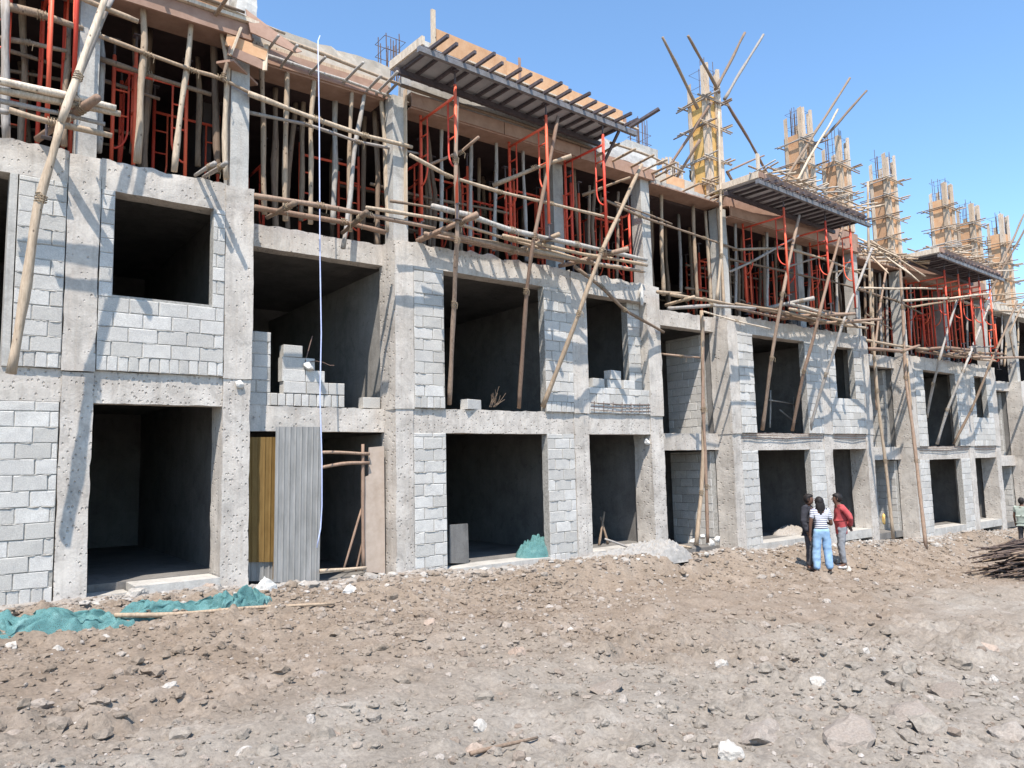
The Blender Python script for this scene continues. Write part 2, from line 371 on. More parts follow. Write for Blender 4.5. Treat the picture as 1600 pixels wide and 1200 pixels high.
# ------------------------------------------------------------------ ground
def make_ground():
    def axis(a, b, fine, lo, hi):
        q = list(np.arange(a, b+1e-6, fine)); s = fine
        while q[-1] < hi: s *= 1.16; q.append(q[-1]+s)
        s = fine
        while q[0] > lo: s *= 1.16; q.insert(0, q[0]-s)
        return np.array(q)
    xs = np.concatenate([axis(-.6, 9, .034, -700, 9)[:-1], axis(9, 21, .06, 9, 21)[:-1], axis(21, 36, .12, 21, 900)])
    ys = np.concatenate([axis(-10, -5, .034, -700, -5)[:-1], axis(-5, .5, .05, -5, 700)])
    X, Y = np.meshgrid(xs, ys, indexing='ij')
    Z = gz0(np.clip(X, -60, 60), Y)
    near = np.clip(1-(np.hypot(X-8, Y+5)-20)/40, 0, 1)
    def n(s, seed): return vnoise(X*s*.8+Y*s*.6, Y*s*.8-X*s*.6, seed=seed)
    d = .075*n(.45, 1)+.05*n(1.1, 2)
    d += .05*(np.abs(n(2.3, 3))*2-.7)*(.6+.6*n(.5, 8))
    for off, sl in ((-5.1, .16), (-6.7, .16)):              # a pair of old wheel ruts
        t_ = Y-off-sl*(X-3)-.25*n(.25, 41); d += -.05*np.exp(-(t_/.16)**2)+.035*np.exp(-((np.abs(t_)-.32)/.14)**2)*(.6+.8*n(1.9, 42))
    rough = .30+1.05*np.clip(n(.6, 21)+.25, 0, 1)
    d += rough*(.075*np.maximum(0, n(4.3, 4)-.05)-.012)
    lump = np.maximum(0, n(8.5, 5)-.08); d += rough*.07*lump
    d += rough*.05*np.maximum(0, n(14, 6)-.12)+rough*(.012*n(21, 9)+.008*n(31, 7))
    # heaped spoil along the foot of the building
    bank = np.exp(-((Y+.75)/.42)**2)*sm(4, 9, X)
    d += bank*(.10+.16*n(.8, 11)+.08*n(2.2, 12))
    calm = .45+.55*sm(-.1, -1.0, Y)*1.0
    Z = Z+d*near*np.where(Y > -.1, .25, calm)
    Z = np.where(Y > .15, np.minimum(Z, gz0(np.clip(X, -60, 60), Y)-.25), Z)
    me = bpy.data.meshes.new('ground')
    nx, ny = len(xs), len(ys)
    i = np.arange(nx*ny).reshape(nx, ny)
    f = np.stack([i[:-1, :-1], i[1:, :-1], i[1:, 1:], i[:-1, 1:]], -1).reshape(-1, 4)
    me.vertices.add(nx*ny); me.vertices.foreach_set('co', np.stack([X, Y, Z], -1).ravel().astype(np.float32))
    me.loops.add(f.size); me.loops.foreach_set('vertex_index', f.ravel().astype(np.int32))
    me.polygons.add(len(f)); me.polygons.foreach_set('loop_start', np.arange(0, f.size, 4, dtype=np.int32)); me.polygons.foreach_set('loop_total', np.full(len(f), 4, np.int32))
    me.update(calc_edges=True); me.polygons.foreach_set('use_smooth', [True]*len(f)); me.materials.append(SOIL)
    o = bpy.data.objects.new('ground', me); C.objects.link(o); tag(o, kind='structure')
    return xs, ys, Z
GX, GY, GZ = make_ground()
def gz(x, y):
    i = int(np.clip(np.searchsorted(GX, x)-1, 0, len(GX)-2)); j = int(np.clip(np.searchsorted(GY, y)-1, 0, len(GY)-2))
    a = (x-GX[i])/(GX[i+1]-GX[i]); b = (y-GY[j])/(GY[j+1]-GY[j])
    return float((GZ[i, j]*(1-a)+GZ[i+1, j]*a)*(1-b)+(GZ[i, j+1]*(1-a)+GZ[i+1, j+1]*a)*b)

# ------------------------------------------------------------------ concrete blocks
def block_mesh(w, h, d, seed, holes=False):
    r = random.Random(seed); c = .007
    def j(s=.004): return r.uniform(-s, s)
    fr = [(-w/2+c+j(), -d/2+j(.003), -h/2+c+j()), (w/2-c+j(), -d/2+j(.003), -h/2+c+j()), (w/2-c+j(), -d/2+j(.003), h/2-c+j()), (-w/2+c+j(), -d/2+j(.003), h/2-c+j())]
    if r.random() < .5:                                   # a knocked corner
        k = r.randrange(4); x, y, z = fr[k]; q = r.uniform(.01, .03); fr[k] = (x-math.copysign(q, x), y+.004, z-math.copysign(q*.6, z))
    rg = [(-w/2+j(.003), -d/2+.008+j(.002), -h/2+j(.003)), (w/2+j(.003), -d/2+.008, -h/2+j(.003)), (w/2+j(.003), -d/2+.008, h/2+j(.003)), (-w/2+j(.003), -d/2+.008, h/2+j(.003))]
    bk = [(-w/2, d/2, -h/2), (w/2, d/2, -h/2), (w/2, d/2, h/2), (-w/2, d/2, h/2)]
    v = fr+rg+bk; f = [(0, 1, 2, 3), (11, 10, 9, 8)]
    for i in range(4):
        k = (i+1) % 4; f += [(4+i, 4+k, k, i), (8+i, 8+k, 4+k, 4+i)]
    me = bpy.data.meshes.new('block'); me.from_pydata(v, [], f); me.materials.append(BLOCK); me.update(); return me
BW, BH, BD = .40, .20, .19; JT = .010
_bm = {}
def bmesh_for(w, h, d=BD):
    key = (round(w, 2), round(h, 2), round(d, 2), random.randrange(6))
    if key not in _bm: _bm[key] = block_mesh(key[0], key[1], key[2], hash(key) & 0xffff)
    return _bm[key]
def block_wall(house, x0, x1, z0, z1, y=0., axis='x', name='block_wall', shiner=False, courses=None, holes=(), keep=None, core=True, seed=0, depth=.19):
    """running-bond block wall: recessed mortar core + one object per block. axis 'x': along the facade, face at y;
    axis 'y': face at X = y looking towards -X and running into the building from x0 to x1."""
    r = random.Random(seed+int(x0*100)+int(z0*10))
    m = MB(); parts = []
    rects = [(x0, x1, z0, z1)]
    for hx0, hx1, hz0, hz1 in holes:
        nr = []
        for a, b, c, d in rects:
            if hx0 >= b or hx1 <= a or hz0 >= d or hz1 <= c: nr.append((a, b, c, d)); continue
            if c < hz0: nr.append((a, b, c, hz0))
            if d > hz1: nr.append((a, b, hz1, d))
            cc, dd = max(c, hz0), min(d, hz1)
            if a < hx0: nr.append((a, hx0, cc, dd))
            if b > hx1: nr.append((hx1, b, cc, dd))
        rects = nr
    if core:
        for a, b, c, d in rects:
            if axis == 'x': m.box(a+.004, b-.004, y+.012, y+depth-.004, c, d)
            else: m.box(y+.013, y+depth-.004, a+.004, b-.004, c, d)
    if core and axis == 'x' and x0 < 18:                 # mortar squeezed out of the bed joints
        zj = z0+BH+JT/2
        while zj < z1-.1:
            xx = x0+.02
            while xx < x1-.08:
                ln = r.uniform(.05, .30); xe = min(xx+ln, x1-.02)
                ok = r.random() < .5 and not any(a-.02 < xe and b+.02 > xx and c-.05 < zj < d+.05 for a, b, c, d in holes)
                if ok and xe-xx > .03:
                    k = max(2, int((xe-xx)/.03)); vs = []; 
                    for q in range(k+1):
                        xq = xx+(xe-xx)*q/k; t = 0 if q in (0, k) else 1; up, dn, pr = r.uniform(.004, .012), r.uniform(.005, .022), r.uniform(.001, .009)*t
                        vs += [(xq, y+.006, zj+up), (xq, y-pr-.003*t, zj-r.uniform(0, .006)), (xq, y+.006, zj-dn)]
                    m.add(vs, [f for q in range(k) for f in ((3*q, 3*q+1, 3*q+4, 3*q+3), (3*q+1, 3*q+2, 3*q+5, 3*q+4))])
                xx = xe+r.uniform(.0, .15)
            zj += BH+JT
    if core: wall = m.build(name, MORTAR, house)
    else: wall = house
    ch = BH+JT; z = z0; row = 0
    while z < z1-.04:
        if shiner and row == 0: h = .20; step_w = .135
        else: h = BH; step_w = BW
        h = min(h, z1-z-.004)
        if h < .05: break
        x = x0; first = True
        while x < x1-.02:
            w = step_w
            if first and row % 2 == 1 and not (shiner and row == 0): w = step_w*(.5+r.uniform(-.06, .06))
            first = False
            w = w*(1+r.uniform(-.03, .03))
            segs = [(x, min(x+w, x1))]
            zc = z+h/2
            for hx0, hx1, hz0, hz1 in holes:
                if hz0 < zc < hz1:
                    ns = []
                    for a, b in segs:
                        if hx0 >= b or hx1 <= a: ns.append((a, b)); continue
                        if a < hx0: ns.append((a, hx0))
                        if b > hx1: ns.append((hx1, b))
                    segs = ns
            for a, b in segs:
                bw = b-a-JT
                if bw < .045: continue
                if keep and not keep((a+b)/2, zc): continue
                me = bmesh_for(max(.05, round(bw/.025)*.025 if bw < .36 else bw), h-.002)
                o = bpy.data.objects.new('block', me); C.objects.link(o); o.parent = wall
                prou = r.uniform(-.004, .005)
                if axis == 'x': wl_ = Vector(((a+b)/2, y+BD/2+prou, z+h/2))
                else: wl_ = Vector((y+BD/2+prou, (a+b)/2, z+h/2)); 
                o.location = wl_-world_loc(wall)
                rot = r.uniform(-.012, .012)
                o.rotation_euler = (rot*.5, rot*.6, r.uniform(-.008, .008)+(0 if axis == 'x' else -math.pi/2))
                o.scale = (bw/me_w(me), 1, 1)
            x += w+.0
        z += h+JT; row += 1
    return wall
def me_w(me): 
    xs = [v.co.x for v in me.vertices]; return max(xs)-min(xs)

# ------------------------------------------------------------------ the row of houses
PER = 9.52
def lev(k): return dict(gf=.13-.30*k, gb=2.67-.385*k, f1=3.12-.39*k, fb=5.72-.395*k, f2=6.17-.40*k)
ROOF_B = [8.80, 8.36, 8.02, 7.66, 7.3]
houses = []
HOUSE_LABEL = ['grey block and concrete house shell with a square window hole, nearest in the row',
               'unfinished concrete house shell with zinc sheet gate at ground level, second along the row',
               'unfinished concrete house shell directly behind the three standing people',
               'unfinished concrete house shell far along the row, past the two long leaning props',
               'last concrete house shell cut off by the right edge']
def column(h, x0, x1, z0, z1, y0=0., y1=.55, name='column', mat=None, amp=.006, seed=1, top=0.):
    m = MB(); m.rough(x0, x1, y0, y1, z0, z1, .12, amp, top, 4, seed); return m.build(name, mat or CONC, h, None, True)
def beam(h, x0, x1, z0, z1, y0=0., y1=.3, name='beam', mat=None, top=.0, amp=.007, seed=3, step=.1):
    m = MB(); m.rough(x0, x1, y0, y1, z0, z1, step, amp, top, 5, seed); return m.build(name, mat or CONC, h, None, True)
def slab(h, x0, x1, y0, y1, z0, z1, name, mat=None):
    m = MB(); m.box(x0, x1, y0, y1, z0, z1); return m.build(name, mat or CONC_SHADE, h)
DEEP = 6.5
for k in range(5):
    L = lev(k); xo = PER*(k-1)
    xl = -3.2 if k == 0 else 3.94+xo                      # left party line
    xr = 3.94+PER*k                                      # right edge of the last column
    h = empty('row_house', (xl, 0, L['gf']), HOUSE_LABEL[k], 'house', 'unfinished row houses')
    houses.append(h)
    xi = xl+(.0 if k else 0)
    last = k == 4
    # floors, ceilings, inner walls
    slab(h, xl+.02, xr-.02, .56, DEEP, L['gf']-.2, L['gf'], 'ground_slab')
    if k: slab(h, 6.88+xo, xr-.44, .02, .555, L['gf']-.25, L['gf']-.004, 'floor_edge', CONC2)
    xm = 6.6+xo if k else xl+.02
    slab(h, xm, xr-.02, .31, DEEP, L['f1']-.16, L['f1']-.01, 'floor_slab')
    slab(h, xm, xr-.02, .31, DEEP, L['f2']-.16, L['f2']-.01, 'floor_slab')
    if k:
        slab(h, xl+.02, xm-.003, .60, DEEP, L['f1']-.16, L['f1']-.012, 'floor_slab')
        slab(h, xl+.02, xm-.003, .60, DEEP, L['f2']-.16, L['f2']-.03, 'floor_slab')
    rb = ROOF_B[k]
    slab(h, xl+.02, xr-.02, .55, DEEP, rb+.16, rb+.42, 'roof_slab', SOFFIT_SHADE)
    z0, z1 = L['gf']-.2, rb+.16
    if k == 1:                                            # a small hole in the back wall lets the day through
        hx0, hx1, hz0, hz1 = 11.55, 11.95, 3.85, 4.4
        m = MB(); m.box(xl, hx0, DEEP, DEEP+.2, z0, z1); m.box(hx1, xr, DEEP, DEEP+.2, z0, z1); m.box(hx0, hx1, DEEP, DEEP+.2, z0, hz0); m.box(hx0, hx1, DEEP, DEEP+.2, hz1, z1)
        m.build('back_wall', CONC_SHADE, h)
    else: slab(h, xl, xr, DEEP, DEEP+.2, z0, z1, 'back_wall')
    if not last: slab(h, xr-.22, xr+.06, .45, DEEP-.07, ROOF_B[k+1]+.1, rb+.30, 'roof_step', SOFFIT_SHADE)
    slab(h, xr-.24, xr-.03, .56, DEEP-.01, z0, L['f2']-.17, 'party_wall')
    slab(h, xr-.20, xr-.05, .46 if last else 2.2, DEEP-.06, L['f2'], z1, 'party_wall', UPPER_SHADE)
    slab(h, xl+.03, xr-.03, DEEP-.05, DEEP-.005, L['f2'], z1, 'added_dark_backing', UPPER_SHADE)  # dark backing added behind the upper storey to keep it dim
    if k:
        slab(h, 6.52+xo, 6.70+xo, .56, DEEP-.01, L['gf'], L['gb'], 'inner_wall', CONC_HALF_SHADE if k == 1 else CONC_SHADE)
        slab(h, 6.52+xo, 6.70+xo, .56, DEEP-.01, L['f1'], L['fb'], 'inner_wall', CONC_HALF_SHADE if k == 1 else CONC_SHADE)
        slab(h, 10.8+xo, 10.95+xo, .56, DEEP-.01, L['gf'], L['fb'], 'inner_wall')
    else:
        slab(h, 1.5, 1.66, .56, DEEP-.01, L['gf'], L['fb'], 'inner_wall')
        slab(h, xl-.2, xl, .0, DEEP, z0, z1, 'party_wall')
    base = lambda x: gz0(x, 0)-.35
    # columns: ground floor, first floor (standing a little proud), upper floor (slimmer)
    cols = [(3.53+PER*k, 3.94+PER*k)] if k == 0 else [(6.49+xo, 6.84+xo), (10.70+xo, 11.11+xo), (13.04+xo, 13.45+xo)]
    if k == 0: cols = [(-2.9, -2.5), (1.39, 1.77)]+cols
    for ci, (a, b) in enumerate(cols):
        sd = int(a*10)+500
        column(h, a, b, base(a), L['gb']+.42 if k == 0 or ci else L['f1']-.02, .012, .56, seed=sd, amp=.011)
        column(h, a-.012, b+.012, L['f1']-.02 if not (k == 0 or ci) else L['gb']+.43, L['f2']-.02, -.016, .56, seed=sd+3, top=.02, amp=.010)
        w = .12 if b-a > .36 else .05
        yo = .55 if (k and ci == 1) else .1
        column(h, a+w*.6, b-w*.4, L['f2']-.06, rb+.18, yo, yo+.32, 'upper_column', CONC2, .004, sd+5)
    # beams over ground floor and over first floor
    if k == 0: spans = [(-2.5, 1.39), (1.77, 3.53)]
    else: spans = [(6.84+xo, 10.70+xo), (11.11+xo, 13.04+xo)]
    for a, b in spans:
        beam(h, a+.004, b-.004, L['gb'], L['f1'], .035, .31, 'beam', seed=int(a*10)+40, top=.012)
        beam(h, a+.014, b-.014, L['fb'], L['f2'], .0, .31, 'beam', seed=int(a*10)+50, top=.045)
    if k:                                                 # the recessed stair bay on its left
        a, b = 3.95+xo, 6.49+xo
        beam(h, a, b, L['gb']+.03, L['f1']+.0, .44, .72, 'beam', seed=90+k, top=.02)
        beam(h, a, b, L['fb']+.04, L['f2']-.02, .44, .72, 'beam', seed=95+k, top=.03)
# --- block infill
sh = dict(shiner=True)
h0, h1, h2, h3, h4 = houses
L = lev(0)
block_wall(h0, -2.5, 1.38, .02, L['gb'], .03, holes=[(-1.9, -.3, 0, 2.4)], shiner=True)
block_wall(h0, .80, 1.37, L['f1']+.005, L['fb'], -.022, shiner=True)
slab(h0, .70, .79, .0, .3, L['f1'], L['fb'], 'window_jamb', CONC2)
block_wall(h0, -2.5, -.9, L['f1']+.005, L['fb'], -.022, shiner=True)
block_wall(h0, 1.79, 3.515, L['f1']+.005, L['fb'], -.024, holes=[(1.97, 3.33, 4.205, 5.8)], shiner=True)
for k, h in ((1, h1), (2, h2), (3, h3), (4, h4)):
    L = lev(k); xo = PER*(k-1)
    if k > 2: kw = {}
    gl = gz0(7+xo, 0)-.1
    block_wall(h, 6.85+xo, 7.53+xo, gl, L['gb'], .01, shiner=True)
    block_wall(h, 9.95+xo, 10.69+xo, gl-.02, L['gb'], .01, shiner=True)
    block_wall(h, 6.855+xo, 7.50+xo, L['f1']+.005, L['fb'], -.03, shiner=True)
    block_wall(h, 9.92+xo, 10.685+xo, L['f1']+.005, L['fb'], -.03, shiner=True)
    if k == 1:
        top = lambda x: 3.27+.22*math.floor((x-11.1)/.4 % 2)*.6
        block_wall(h, 11.13, 13.02, L['f1']+.005, 3.29, -.01, shiner=True)
        block_wall(h, 12.60, 13.02, 3.295, L['fb'], .2)
    else:
        block_wall(h, 11.13+xo, 13.02+xo, L['f1']+.005, L['fb'], -.03, holes=[(11.5+xo, 12.55+xo, L['f1']+1.02, L['fb']+.1)], shiner=True)
    # the stair bay: block cheek walls running into the building, lit from the left
    if k in (2, 3, 4):
        block_wall(h, .58, 1.9, L['gf'], L['gb'], 6.30+xo, 'y', 'cheek_wall')
        block_wall(h, .74, 1.9, L['f1'], L['fb'], 6.30+xo, 'y', 'cheek_wall')
# stair bay of the second house, first floor: part-built wall, stacked blocks
L = lev(1)
block_wall(h1, 3.96, 4.42, L['f1']+.01, 3.95, .45)
block_wall(h1, 4.40, 5.72, L['f1']+.01, L['f1']+.225, .43, core=False, shiner=True)
zz = L['f1']+.222
for xa, xb in ((4.62, 5.72), (4.60, 5.36), (4.60, 5.18), (4.62, 4.96)):
    block_wall(h1, xa, xb, zz, zz+.207, .43+random.uniform(-.01, .01), core=False); zz += .203
block_wall(h1, 6.1, 6.45, L['f1']+.01, 2.95, .5, core=False)
# loose blocks inside the small window of the second house, and one on the big sill
for x, y, z, a in ((11.7, .5, 3.0, .1), (12.15, .45, 3.0, -.1), (11.9, .5, 3.21, .3), (12.4, .6, 3.0, .2), (12.3, .55, 3.21, .05)):
    pass
def loose_block(x, y, z, a, label, group=None):
    o = bpy.data.objects.new('concrete_block', bmesh_for(.39, .19)); C.objects.link(o)
    o.location = (x, y, z+.095); o.rotation_euler = (0, 0, a); tag(o, label, 'block', group); return o
loose_block(8.15, .1, lev(1)['f1']+.005, .25, 'grey concrete block lying on the wide first floor sill beside the brown props')
for x, z, a, lb in ((11.45, 3.30, .1, 'left'), (11.95, 3.30, -.12, 'middle'), (12.40, 3.30, .1, 'right'), (11.98, 3.50, .2, 'topmost')):
    loose_block(x, .12, z, a, lb+' one of four loose grey blocks on the half built wall in the small window', 'loose blocks in the small window')
# exposed reinforcement where a beam was left open
m = MB()
for z in (2.80, 2.88, 2.95): m.tube([(11.15, -.02+.01*math.sin(z*40), z), (12.1, -.025, z-.015), (13.0, -.02, z+.01)], .008, 5)
for x in np.arange(11.25, 13, .28): m.tube([(x, -.022, 2.76), (x+.01, -.024, 2.99)], .006, 5)
m.build('exposed_rebar', REBAR, h1)
for kk, hh in ((2, h2), (3, h3)):
    m = MB(); L = lev(kk); xo = PER*(kk-1)
    for xa, xb in ((6.9, 10.6), (11.2, 13)):
        for dz in (-.12, -.05, .0): m.tube([(xa+xo, .0, L['f1']+dz), ((xa+xb)/2+xo, -.02, L['f1']+dz-.02), (xb+xo, .0, L['f1']+dz)], .009, 5)
    m.build('exposed_rebar', REBAR, hh)
# ground floor curb stubs of the first house, plaster lumps
slab(h0, 2.35, 3.5, -.10, .5, -.32, .13, 'curb', CONC2)
slab(h0, 1.80, 2.33, .2, .6, -.35, .02, 'curb', CONC2)

# ------------------------------------------------------------------ roof edge formwork
def bx(name, x0, x1, y0, y1, z0, z1, mat, parent):
    m = MB(); m.box(x0, x1, y0, y1, z0, z1); return m.build(name, mat, parent)
def peg(parent, x, z, y0=.1, y1=-.5, r=.028, dz=.0, mat=None, name='bracket_stick'):
    pts = [(x, y0, z), (x+random.uniform(-.04, .04), y1, z+dz)]
    m = pole_mb(pts, r, r*.9, .12, 6); return m.build(name, mat or WOOD, parent, pts[0], True)

e = empty('edge_form', (2.4, -.1, 8.6), 'pinkish timber edge form with an orange upstand board, top left corner of the building', 'formwork')
bx('fascia_board', -3, 1.3, -.10, -.06, 8.60, 8.86, PLY_P, e); bx('fascia_board', 1.32, 3.86, -.10, -.06, 8.60, 8.85, PLY_P, e)
bx('ledge_plank', -3, 3.95, -.17, .02, 8.862, 8.92, BOARD, e); bx('soffit_plank', -3, 3.9, -.055, .5, 8.64, 8.67, PLY_P, e)
bx('upstand_board', 1.6, 3.42, -.09, -.065, 8.922, 9.7, PLY, e); bx('upstand_board', -3, 1.58, -.085, -.06, 8.922, 9.8, PLY, e)
bx('roof_beam', -3, 3.5, -.05, .5, 8.925, 9.5, PLY_G, e)
for x in (.4, 1.35, 2.5, 3.28): peg(e, x, 8.84, .1, -.75, .035, .02, WOOD_D)
pole_w('long_waler', [(-2, -.19, 9.08), (1, -.2, 9.05), (3.7, -.2, 8.97)], .03, .028, WOOD_D, parent=e)
pole_w('long_waler', [(1.9, -.15, 9.0), (3.5, -.16, 8.94), (4.4, -.1, 8.9)], .025, .022, WOOD, parent=e)
# box of boards round the head of the corner column
e = empty('column_head_form', (3.75, 0, 8.2), 'little box of pale boards around the top of the column beside the square window bay', 'formwork')
m = MB(); m.bar((3.48, -.12, 8.30), (4.05, -.12, 8.22), .03, .16); m.build('side_board', PLY_P, e)
m = MB(); m.bar((3.46, -.06, 8.50), (4.08, -.14, 8.40), .03, .2); m.build('side_board', PLY, e)
m = MB(); m.bar((4.05, -.16, 8.12), (4.09, -.1, 8.6), .07, .03); m.build('batten', BOARD, e)
m = MB(); m.bar((3.5, -.17, 8.2), (3.66, -.15, 8.72), .06, .03); m.build('batten', BOARD, e)
m = MB(); m.bar((3.45, -.05, 8.14), (4.0, .42, 8.10), .3, .04); m.build('base_board', PLY_P, e)
m = MB(); m.rough(3.62, 3.95, -.05, .4, 8.96, 9.5, .1, .02, 0, 5, 77); m.build('concrete_stub', PALE, e)
# loose plywood sheet leaning on the roof edge
m = MB(); a, b, c, d = P(384, 14, -.12), P(472, 80, -.25), P(462, 82, -.28), P(392, 50, -.2)
def sheet(pts, th, name, mat, label, cat):
    q = [np.array(p, float) for p in pts]; n_ = np.cross(q[1]-q[0], q[2]-q[0]); n_ /= np.linalg.norm(n_)
    if n_[1] < 0: n_ = -n_
    m = MB(); k = len(q)
    m.add(q+[p+n_*th for p in q], [tuple(range(k)), tuple(range(2*k-1, k-1, -1))]+[(i, i+k, (i+1) % k+k, (i+1) % k) for i in range(k)])
    return tag(m.build(name, mat), label, cat)
sheet([a, b, c, d], .02, 'plywood_sheet', PLY_P, 'dark pinkish plywood strip tilted across the roof edge at the top of the first joint', 'plywood')

e = empty('edge_form', (5.2, .35, 8.5), 'plank edge form with short protruding sticks above the stair bay with the zinc gate', 'formwork')
m = MB(); m.rough(4.0, 6.62, .36, .8, 8.80, 9.21, .12, .012, .03, 5, 31); m.build('roof_beam', PLY_G, e)
bx('fascia_board', 3.96, 6.55, .31, .345, 8.53, 8.80, PLY_P, e); bx('fascia_board', 3.97, 6.5, .325, .36, 8.802, 8.87, BOARD, e)
bx('soffit_plank', 3.96, 6.48, .35, .9, 8.50, 8.53, PLY_P, e)
for x, ln in ((4.15, .75), (4.5, .72), (5.0, .6), (5.62, .78), (6.1, .6), (6.3, .85), (6.45, .5)): peg(e, x, 8.55+random.uniform(-.02, .03), .5, .31-ln, .03, .05, WOOD_G)
pole_w('long_waler', [(3.9, .2, 8.98), (5.2, .16, 8.93), (6.7, .15, 8.80)], .038, .03, WOOD, parent=e)
pole_w('long_waler', [(4.0, .24, 8.62), (5.5, .2, 8.6), (6.9, .18, 8.5)], .03, .025, WOOD_G, parent=e)
E0 = empty('edge_form', (9, .1, 8.36), 'brownish plywood edge beam form in the shade under the nearest steel canopy', 'formwork')
bx('fascia_board', 6.86, 9.0, -.02, .02, 8.36, 8.62, PLY_P, E0); bx('fascia_board', 9.02, 11.1, -.02, .02, 8.36, 8.62, PLY_P, E0); bx('fascia_board', 11.12, 13.5, -.02, .02, 8.34, 8.60, PLY_P, E0)
bx('soffit_plank', 6.86, 13.4, .021, .5, 8.34, 8.37, PLY_P, E0)
pole_w('long_waler', [(6.6, -.08, 8.66), (9, -.09, 8.64), (11.4, -.08, 8.62)], .035, .03, WOOD_D, parent=E0)
for x in (11.6, 12.1, 12.7, 13.1, 13.4): peg(E0, x, 8.5, .1, -.75, .03, .03, WOOD)
m = MB(); m.rough(6.86, 11.68, .0, .5, 8.64, 9.12, .12, .008, .02, 5, 36); m.build('roof_beam', CONC2, E0)
m = MB(); m.rough(11.7, 13.6, .0, .5, 8.62, 8.98, .12, .012, .02, 5, 37); m.build('roof_beam', PALE, E0)
m = MB(); m.rough(12.8, 13.9, .2, .8, 8.98, 9.28, .12, .012, .02, 5, 38); m.build('roof_block', CONC2, E0)
m = MB(); m.bar(P(965, 237, .1), P(1033, 256, .1), .16, .04); m.build('plank', PLY_P, E0)
pole_w('long_waler', [(11.6, -.45, 8.66), (13, -.4, 8.68), (14.2, -.35, 8.6)], .03, .025, WOOD, parent=E0)

e = empty('edge_form', (15, .35, 8.25), 'bright orange plywood edge form with a grey patch beside the tallest column form', 'formwork')
xs_ = [P(x, 300, .33)[0] for x in (1000, 1042, 1070, 1085, 1125)]
for (xa, xb), mt in zip(zip(xs_[:-1], xs_[1:]), (PLY_G, PLY, PLY_G, PLY)): bx('fascia_board', xa, xb-.012, .32, .35, 8.42, 8.80, mt, e)
bx('soffit_plank', 13.4, 16.1, -.02, .9, 8.25, 8.28, PLY_P, e)
m = MB(); m.rough(13.45, 16.1, .08, .32, 8.30, 8.42, .12, .012, .02, 5, 39); m.build('ledge', CONC2, e)
m = MB(); m.rough(13.6, 16.1, .36, .8, 8.3, 8.70, .15, .012, .02, 5, 41); m.build('roof_beam', CONC2, e)
for x in (13.6, 13.8, 14.6, 15.5, 15.7, 15.85): peg(e, x, 8.36+random.uniform(-.05, .1), .3, -.45, .028, .06, WOOD)
e = empty('edge_form', (24.5, .3, 7.9), 'roof edge form buried under a spray of pale sticks between the second and third canopies', 'formwork')
bx('fascia_board', 22.9, 26.0, .3, .34, 7.95, 8.28, PLY_G, e); bx('soffit_plank', 22.9, 25.9, .1, .9, 7.90, 7.94, PLY_P, e)
bx('roof_beam', 23.0, 26.0, .35, .8, 7.95, 8.4, CONC2, e)
for i in range(16):
    x = 23.0+.19*i; pole_w('bracket_stick', [(x, .5, 8.2+random.uniform(-.1, .1)), (x+random.uniform(.3, .9), -.6+random.uniform(-.3, .2), 8.1+random.uniform(-.2, .1))], .028, .022, WOOD, parent=e, wob=.1, n=6)
for i in range(4): pole_w('long_waler', [(22.7, .1-.2*i, 8.35-.05*i), (26.4, .05-.18*i, 8.15-.08*i)], .03, .024, WOOD, parent=e)
e = empty('edge_form', (19, .1, 8.0), 'dark plywood edge beam form in the shade under the second steel canopy', 'formwork')
bx('fascia_board', 16.4, 23.0, -.02, .02, 8.02, 8.28, PLY_P, e); bx('soffit_plank', 16.4, 22.9, .021, .5, 8.0, 8.03, PLY_P, e); bx('roof_beam', 16.3, 22.95, .03, .5, 8.285, 8.62, PLY_P, e)
e = empty('edge_form', (29, .1, 7.66), 'dark plywood edge beam form in the shade under the farthest steel canopy', 'formwork')
bx('fascia_board', 25.9, 32.5, -.02, .02, 7.66, 7.92, PLY_P, e); bx('soffit_plank', 25.9, 32.4, .021, .5, 7.64, 7.67, PLY_P, e); bx('roof_beam', 25.9, 32.45, .03, .5, 7.925, 8.25, PLY_P, e)
e = empty('edge_form', (36, .1, 7.4), 'roof edge boards strewn with sticks at the far right end of the building', 'formwork')
bx('fascia_board', 32.5, 42, .1, .14, 7.3, 7.62, PLY_G, e); bx('roof_beam', 32.5, 42, .15, .6, 7.3, 7.75, CONC2, e)
for i in range(14): pole_w('bracket_stick', [(32.6+.4*i, .4, 7.7+random.uniform(-.1, .2)), (32.9+.4*i+random.uniform(-.3, .5), -.9+random.uniform(-.3, .2), 7.6+random.uniform(-.3, .3))], .03, .024, WOOD, parent=e, wob=.1, n=6)

